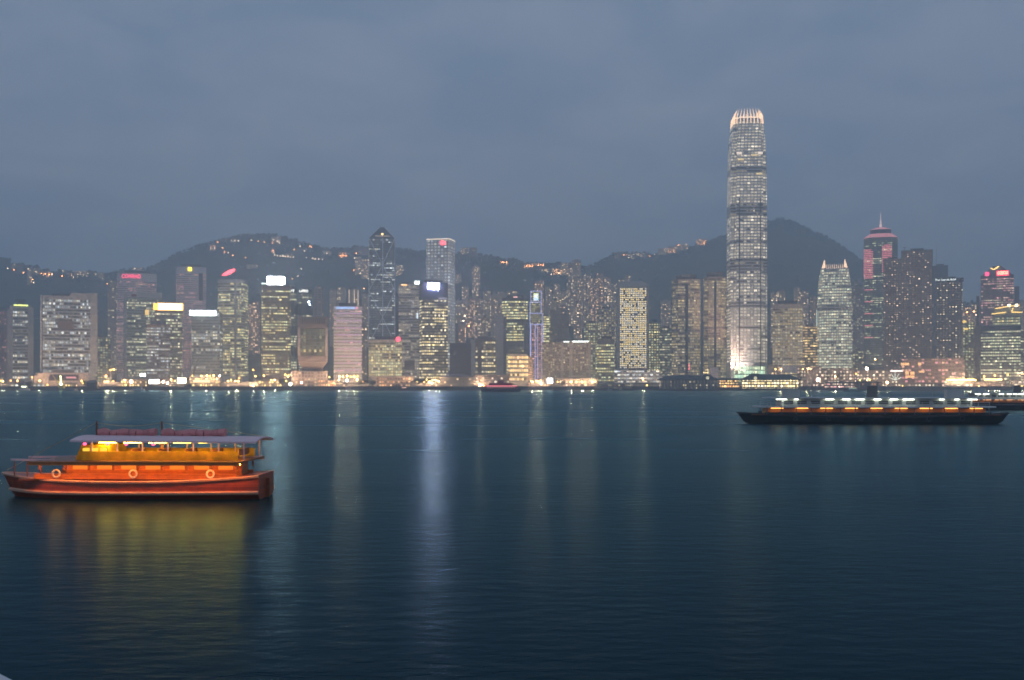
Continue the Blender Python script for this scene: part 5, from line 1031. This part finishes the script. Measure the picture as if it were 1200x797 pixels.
def canopy(b):
    n_ = 10; yy = [-2.35 + 4.7 * k / n_ for k in range(n_ + 1)]; zz_ = [4.0 + .26 * (1 - (y / 2.35) ** 2) for y in yy]
    for xa, xb in ((-3.6, 9.4),):
        for k in range(n_):
            b.face([(xa, yy[k], zz_[k] + .1), (xb, yy[k], zz_[k] + .02), (xb, yy[k + 1], zz_[k + 1] + .02), (xa, yy[k + 1], zz_[k + 1] + .1)]); b.face([(xa, yy[k + 1], zz_[k + 1] - .02), (xb, yy[k + 1], zz_[k + 1] - .1), (xb, yy[k], zz_[k] - .1), (xa, yy[k], zz_[k] - .02)])
        for x, o_ in ((xa, .1), (xb, .02)): b.face([(x, y, z + o_) for y, z in zip(yy, zz_)] + [(x, y, z + o_ - .12) for y, z in list(zip(yy, zz_))[::-1]])
        for k in (0, n_): b.face([(xa, yy[k], zz_[k] + .1), (xb, yy[k], zz_[k] + .02), (xb, yy[k], zz_[k] - .1), (xa, yy[k], zz_[k] - .02)])
part(A, 'canopy_roof', canv, canopy)
for i, x in enumerate((-2.6, -1.0, .3, 2.2)):
    o = part(A, 'lantern', glow('pink_red_lantern', (1, .08, .18), 3.5), lambda b: b.ball((x, -2.2, 3.84), .13, n=10, k=6, sz=.8))
for i in range(6):
    part(A, 'deck_lamp', glow('yellow_deck_lamp', (1, .62, .06), 52), lambda b: b.box((-1.2 + i * 1.75, -1.6, 3.92), (1.2, .26, .07)))
for i in range(7):
    part(A, 'deck_lamp', glow('orange_deck_lamp', (1, .36, .05), 26), lambda b: b.box((-5.0 + i * 1.9, -1.2, 2.50), (1.1, .2, .07)))
for i in range(8):
    part(A, 'added_hull_light', glow('added_orange_hull_glow', (1, .34, .05), 80), lambda b: b.box((-5.6 + i * 1.95, -3.02, 2.51), (.9, .12, .05)))  # lamps added out of sight under the deck edge, turning the hull orange
for s, x0, x1, z in ((-1, -2.6, 1.6, 4.52), (1, 2.0, 6.6, 4.5)):
    part(A, 'furled_sail', redsail, lambda b: [b.bar((x0 + (x1 - x0) * k / 9, .1 * math.sin(k * 2), z + .06 * math.sin(k * 1.7)), (x0 + (x1 - x0) * (k + 1) / 9, .1 * math.sin(k * 2 + 2), z + .06 * math.sin(k * 1.7 + 1.7)), .26 + .05 * math.sin(k * 2.3), n=8, r2=.26 + .05 * math.sin(k * 2.3 + 2.3)) for k in range(9)])
for x in (-2.7, 2.0): part(A, 'mast', woodd, lambda b: b.bar((x, 0, 2.7), (x, 0, 5.35), .10, n=8, r2=.06))
part(A, 'rudder', woodd, lambda b: b.box((9.5, 0, .6), (.5, .1, 1.5)))
for i in range(5): part(A, 'bench', woodd, lambda b: (b.box((0 + i * 1.9, .3, 2.98), (.4, 2.6, .07)), b.box((0 + i * 1.9 + .2, .3, 3.2), (.06, 2.6, .4))))
for x in (-4.6, 0.8, 6.2): part(A, 'lifebuoy', paint('white_lifebuoy', (.7, .62, .58)), lambda b: [b.bar((x + .26 * math.cos(a), -2.22, 1.78 + .26 * math.sin(a)), (x + .26 * math.cos(a + .53), -2.22, 1.78 + .26 * math.sin(a + .53)), .07, n=6) for a in [k * math.pi / 6 for k in range(12)]])

# double-ended harbour ferries
def ferry(lb, pxc, Y, Lf, heading, hullc, bandc, group):
    T = Tow(); T.o = thing('harbour_ferry', lb, 'ferry', (pt(pxc, 450, Y).x, Y, 0), heading, group); B = 8.6
    b = MB(); rw = hull_mesh(b, Lf, B, 1.6, .8, stern=0, zk=-.8); b.build('hull', hullc, T.o)
    for s in (-1, 1): rail(T, 'rub_rail', blackm, rw, .1, -.05, .16, s)
    L1 = Lf * .80
    part(T, 'main_deck', woodd, lambda b: b.box((0, 0, 1.85), (Lf * .9, B * .8, .14)))
    part(T, 'lower_cabin', paint('amber_lit_wood', (.50, .27, .09), .6), lambda b: b.box((0, 0, 2.5), (L1, B * .45, 1.2)))
    for s in (-1, 1): part(T, 'lower_bulwark', hullc, lambda b: b.box((0, s * B * .44, 2.15), (L1 * 1.02, .1, .5)))
    ns = 16
    for i in range(ns):
        x = -L1 / 2 + L1 * i / (ns - 1)
        for s in (-1, 1): part(T, 'deck_post', concd, lambda b: b.box((x, s * B * .44, 2.62), (.16, .16, 1.4)))
    for i in range(9): part(T, 'deck_lamp', bandc, lambda b: b.box((-L1 * .45 + L1 * .9 * i / 8, -B * .34, 3.16), (2.4, .3, .1)))
    part(T, 'upper_deck', whitec, lambda b: b.prism(chamf(Lf * .88, B * .96, 2.4), 3.3, 3.55))
    part(T, 'upper_cabin', paint('ferry_cream_green', (.50, .50, .46), .5), lambda b: (b.ring(rect(L1 * .86, B * .74), 3.56, rect(L1 * .86, B * .74), 5.1), b.cap(rect(L1 * .86, B * .74), 5.1)))
    for i in range(14):
        x = -L1 * .40 + L1 * .80 * i / 13
        part(T, 'window', paint('ferry_window_glass', (.10, .10, .09), .15), lambda b: b.box((x, -B * .37 - .05, 4.35), (L1 * .042, .1, .62)))
    for s in (-1, 1): part(T, 'side_rail', whitec, lambda b: (b.box((0, s * B * .465, 4.35), (Lf * .80, .07, .07)), b.box((0, s * B * .465, 3.98), (Lf * .80, .05, .05)), [b.box((-Lf * .4 + Lf * .8 * k / 20, s * B * .465, 3.95), (.06, .06, .8)) for k in range(21)]))
    for i in range(13):
        if i in (2, 9): continue
        part(T, 'roof_lamp', glow('green_white_tube', (.90, 1, .84), 8), lambda b: b.box((-L1 * .43 + L1 * .86 * i / 12 + rng.uniform(-.4, .4), -B * .43, 4.94), (rng.uniform(.7, 2.2), .22, .12)))
    part(T, 'roof', whitec, lambda b: b.prism(chamf(Lf * .80, B * .98, 2.0), 5.12, 5.32))
    for s in (-1, 1):
        part(T, 'wheelhouse', paint('ferry_cream_green', (.34, .34, .29)), lambda b: b.prism([(s * Lf * .30 + x, y) for x, y in chamf(3.4, 3.0, .7)], 5.33, 6.9))
        part(T, 'mast', steel, lambda b: b.bar((s * Lf * .22, 0, 5.3), (s * Lf * .22, 0, 8.6), .09, n=6, r2=.05))
    part(T, 'funnel', paint('ferry_funnel', (.20, .18, .16)), lambda b: b.bar((0, 0, 5.32), (0, 0, 7.6), 1.1, n=14, r2=.95))
    for i in range(6): part(T, 'tyre_fender', blackm, lambda b: [b.bar((-Lf * .3 + Lf * .6 * i / 5 + .4 * math.cos(a), -B / 2 - .12, 1.1 + .4 * math.sin(a)), (-Lf * .3 + Lf * .6 * i / 5 + .4 * math.cos(a + .7), -B / 2 - .12, 1.1 + .4 * math.sin(a + .7)), .13, n=5) for a in [k * .785 for k in range(8)]])
    return T
ferry('long black hulled ferry with amber lower deck and white lights, heading across', 1022, 216, 54, R(-3), paint('black_green_hull', (.012, .018, .016), .4, .2, .5), glow('amber_ferry_lamp', (1, .40, .07), 5.5), 'harbour ferries at the right')
ferry('second dark ferry cut off by the right edge behind the long ferry', 1192, 330, 40, R(2), paint('black_green_hull', (.012, .018, .016)), glow('dim_amber_ferry_lamp', (1, .5, .2), 2.5), 'harbour ferries at the right')

# the red boat in the middle distance
Cc = Tow(); Cc.o = thing('red_ferry', 'red ferry with a pink light line crossing below the gold rows office', 'ferry', (pt(587, 450, 1090).x, 1090, 0)); redp = paint('red_ferry_paint', (.42, .05, .055), .5, .15, .3)
b = MB(); hull_mesh(b, 42, 9, 2.6, .8, stern=0, zk=-.8); b.build('hull', paint('plum_hull', (.06, .025, .035), .5), Cc.o)
part(Cc, 'cabin', redp, lambda b: b.prism(chamf(34, 7, 2), 2.9, 6.2)); part(Cc, 'upper_cabin', redp, lambda b: b.prism(chamf(24, 6, 2), 6.22, 9.0)); part(Cc, 'wheelhouse', redp, lambda b: b.prism(chamf(6, 5, 1), 9.02, 11.4))
for i in range(12): part(Cc, 'window', glow('ferry_rose_window', (1, .5, .45), .5, False), lambda b: b.box((-13 + i * 2.4, -3.55, 4.9), (1.4, .2, 1.0)))
part(Cc, 'light_line', glow('pink_light_line', (1, .22, .26), 2.2), lambda b: b.box((0, -3.65, 6.0), (33, .3, .5)))
# small craft near the far shore
def craft(lb, pxc, Y, Lc, B, H, cab, hm, cm, lamp=None, name='motor_boat'):
    T = Tow(); T.o = thing(name, lb, 'boat', (pt(pxc, 450, Y).x, Y, 0), rng.uniform(-.15, .15), 'small boats near the far shore')
    b = MB(); hull_mesh(b, Lc, B, H, .5, n=14, zk=-.5); b.build('hull', hm, T.o)
    part(T, 'cabin', cm, lambda b: b.prism([(Lc * .08 + x, y) for x, y in chamf(Lc * .5, B * .7, .5)], H + .02, H + cab))
    part(T, 'window_strip', paint('boat_glass', (.03, .03, .035), .1), lambda b: b.box((Lc * .08, -B * .35 - .03, H + cab * .62), (Lc * .42, .1, cab * .3)))
    part(T, 'mast', steel, lambda b: b.bar((Lc * .1, 0, H + cab), (Lc * .1, 0, H + cab + 2.5), .1, r2=.05))
    if lamp: part(T, 'deck_lamp', lamp, lambda b: b.box((Lc * .05, -B * .36, H + cab * .9), (Lc * .42, .3, .7)))
    return T
greyh = paint('grey_boat_hull', (.22, .23, .25)); whb = paint('white_boat_hull', (.6, .6, .62)); redh = paint('rusty_boat_hull', (.16, .045, .04))
craft('small grey launch below the cold white floodlight', 407, 1300, 13, 4, 1.4, 2.6, greyh, whb)
craft('small rusty red launch below the floodlit orange hall', 473, 1290, 13, 4, 1.4, 2.4, redh, redh, glow('peach_boat_lamp', (1, .55, .4), 2))
craft('white motor boat moored below the orange floodlight', 162, 1310, 14, 4.2, 1.5, 3.0, whb, whb)
craft('brightly lit boat moored below the pale piered tower', 28, 1310, 14, 4.4, 1.6, 3.4, whb, whb, glow('lime_white_lamp', (.95, 1, .6), 14))
craft('green white tour boat off the low pink lit pier', 998, 1130, 17, 4.6, 1.4, 2.4, paint('green_boat_hull', (.10, .16, .11)), whb, glow('soft_green_lamp', (.75, 1, .7), .8))
craft('tiny pale sampan beside the colonnaded pier', 714, 1300, 8, 3, 1.1, 2.2, greyh, cream); craft('second tiny pale sampan right of the first', 727, 1302, 7, 3, 1.0, 1.8, greyh, cream)
craft('low dark tug moored below the second right floodlight', 650, 1300, 12, 4, 1.3, 1.8, redh, concd, name='tug')
# crane barge on the left
t = thing('crane_barge', 'yellow lit crane barge moored in front of the pink podium', 'barge', (*pt(71, 450, 1322).xy, 0)); T = Tow(); T.o = t
part(T, 'hull', concd, lambda b: b.box((2, 0, 1.0), (34, 11, 2.8)))
ylit = paint('yellow_crane_paint', (.70, .60, .08), .5, .15, .6)
part(T, 'crane_house', ylit, lambda b: b.box((1.5, 0, 4.6), (6, 5, 4.4)))
part(T, 'boom', ylit, lambda b: (b.bar((-.8, 0, 5), (-10.5, 0, zat(439, 1322)), .42, r2=.25), b.bar((.2, .8, 5), (-10.5, .4, zat(439, 1322)), .3, r2=.2)))
part(T, 'gantry', ylit, lambda b: [b.bar((1 + s, 0, 6.8), (.4, 0, 18), .32) for s in (-1.6, 1.8)])
for k in range(4): part(T, 'work_lamp', glow('lime_work_lamp', (1, .95, .35), 24), lambda b: b.ball((.4 + .3 * math.sin(k), -1.2, 17 - k * 3.0), .7, n=8, k=5))
t = thing('work_shed', 'dark gable shaped barge shed right of the crane barge', 'shed', (*pt(109, 450, 1336).xy, 0)); T = Tow(); T.o = t
part(T, 'wall', blackm, lambda b: b.box((0, 0, 5.4), (13, 7, 8.4))); part(T, 'roof', concd, lambda b: (b.ring(rect(14, 8), 9.62, rect(8, 2), 13), b.cap(rect(8, 2), 13), b.cap(rect(14, 8), 9.62, False)))

rope = paint('hemp_rope', (.35, .28, .18), .9, .2, 3)
for x0, x1 in ((-2.7, -9.2), (-2.7, 2.0), (2.0, 9.2)):
    part(A, 'rigging_rope', rope, lambda b: [b.bar((x0 + (x1 - x0) * k / 8, 0, 5.25 - (.25 * math.sin(math.pi * k / 8) if x1 == 2.0 else 0) - (3.4 * k / 8 if x1 < -5 else (.95 * k / 8 if x1 > 5 else 0))), (x0 + (x1 - x0) * (k + 1) / 8, 0, 5.25 - (.25 * math.sin(math.pi * (k + 1) / 8) if x1 == 2.0 else 0) - (3.4 * (k + 1) / 8 if x1 < -5 else (.95 * (k + 1) / 8 if x1 > 5 else 0))), .03, n=4) for k in range(8)])
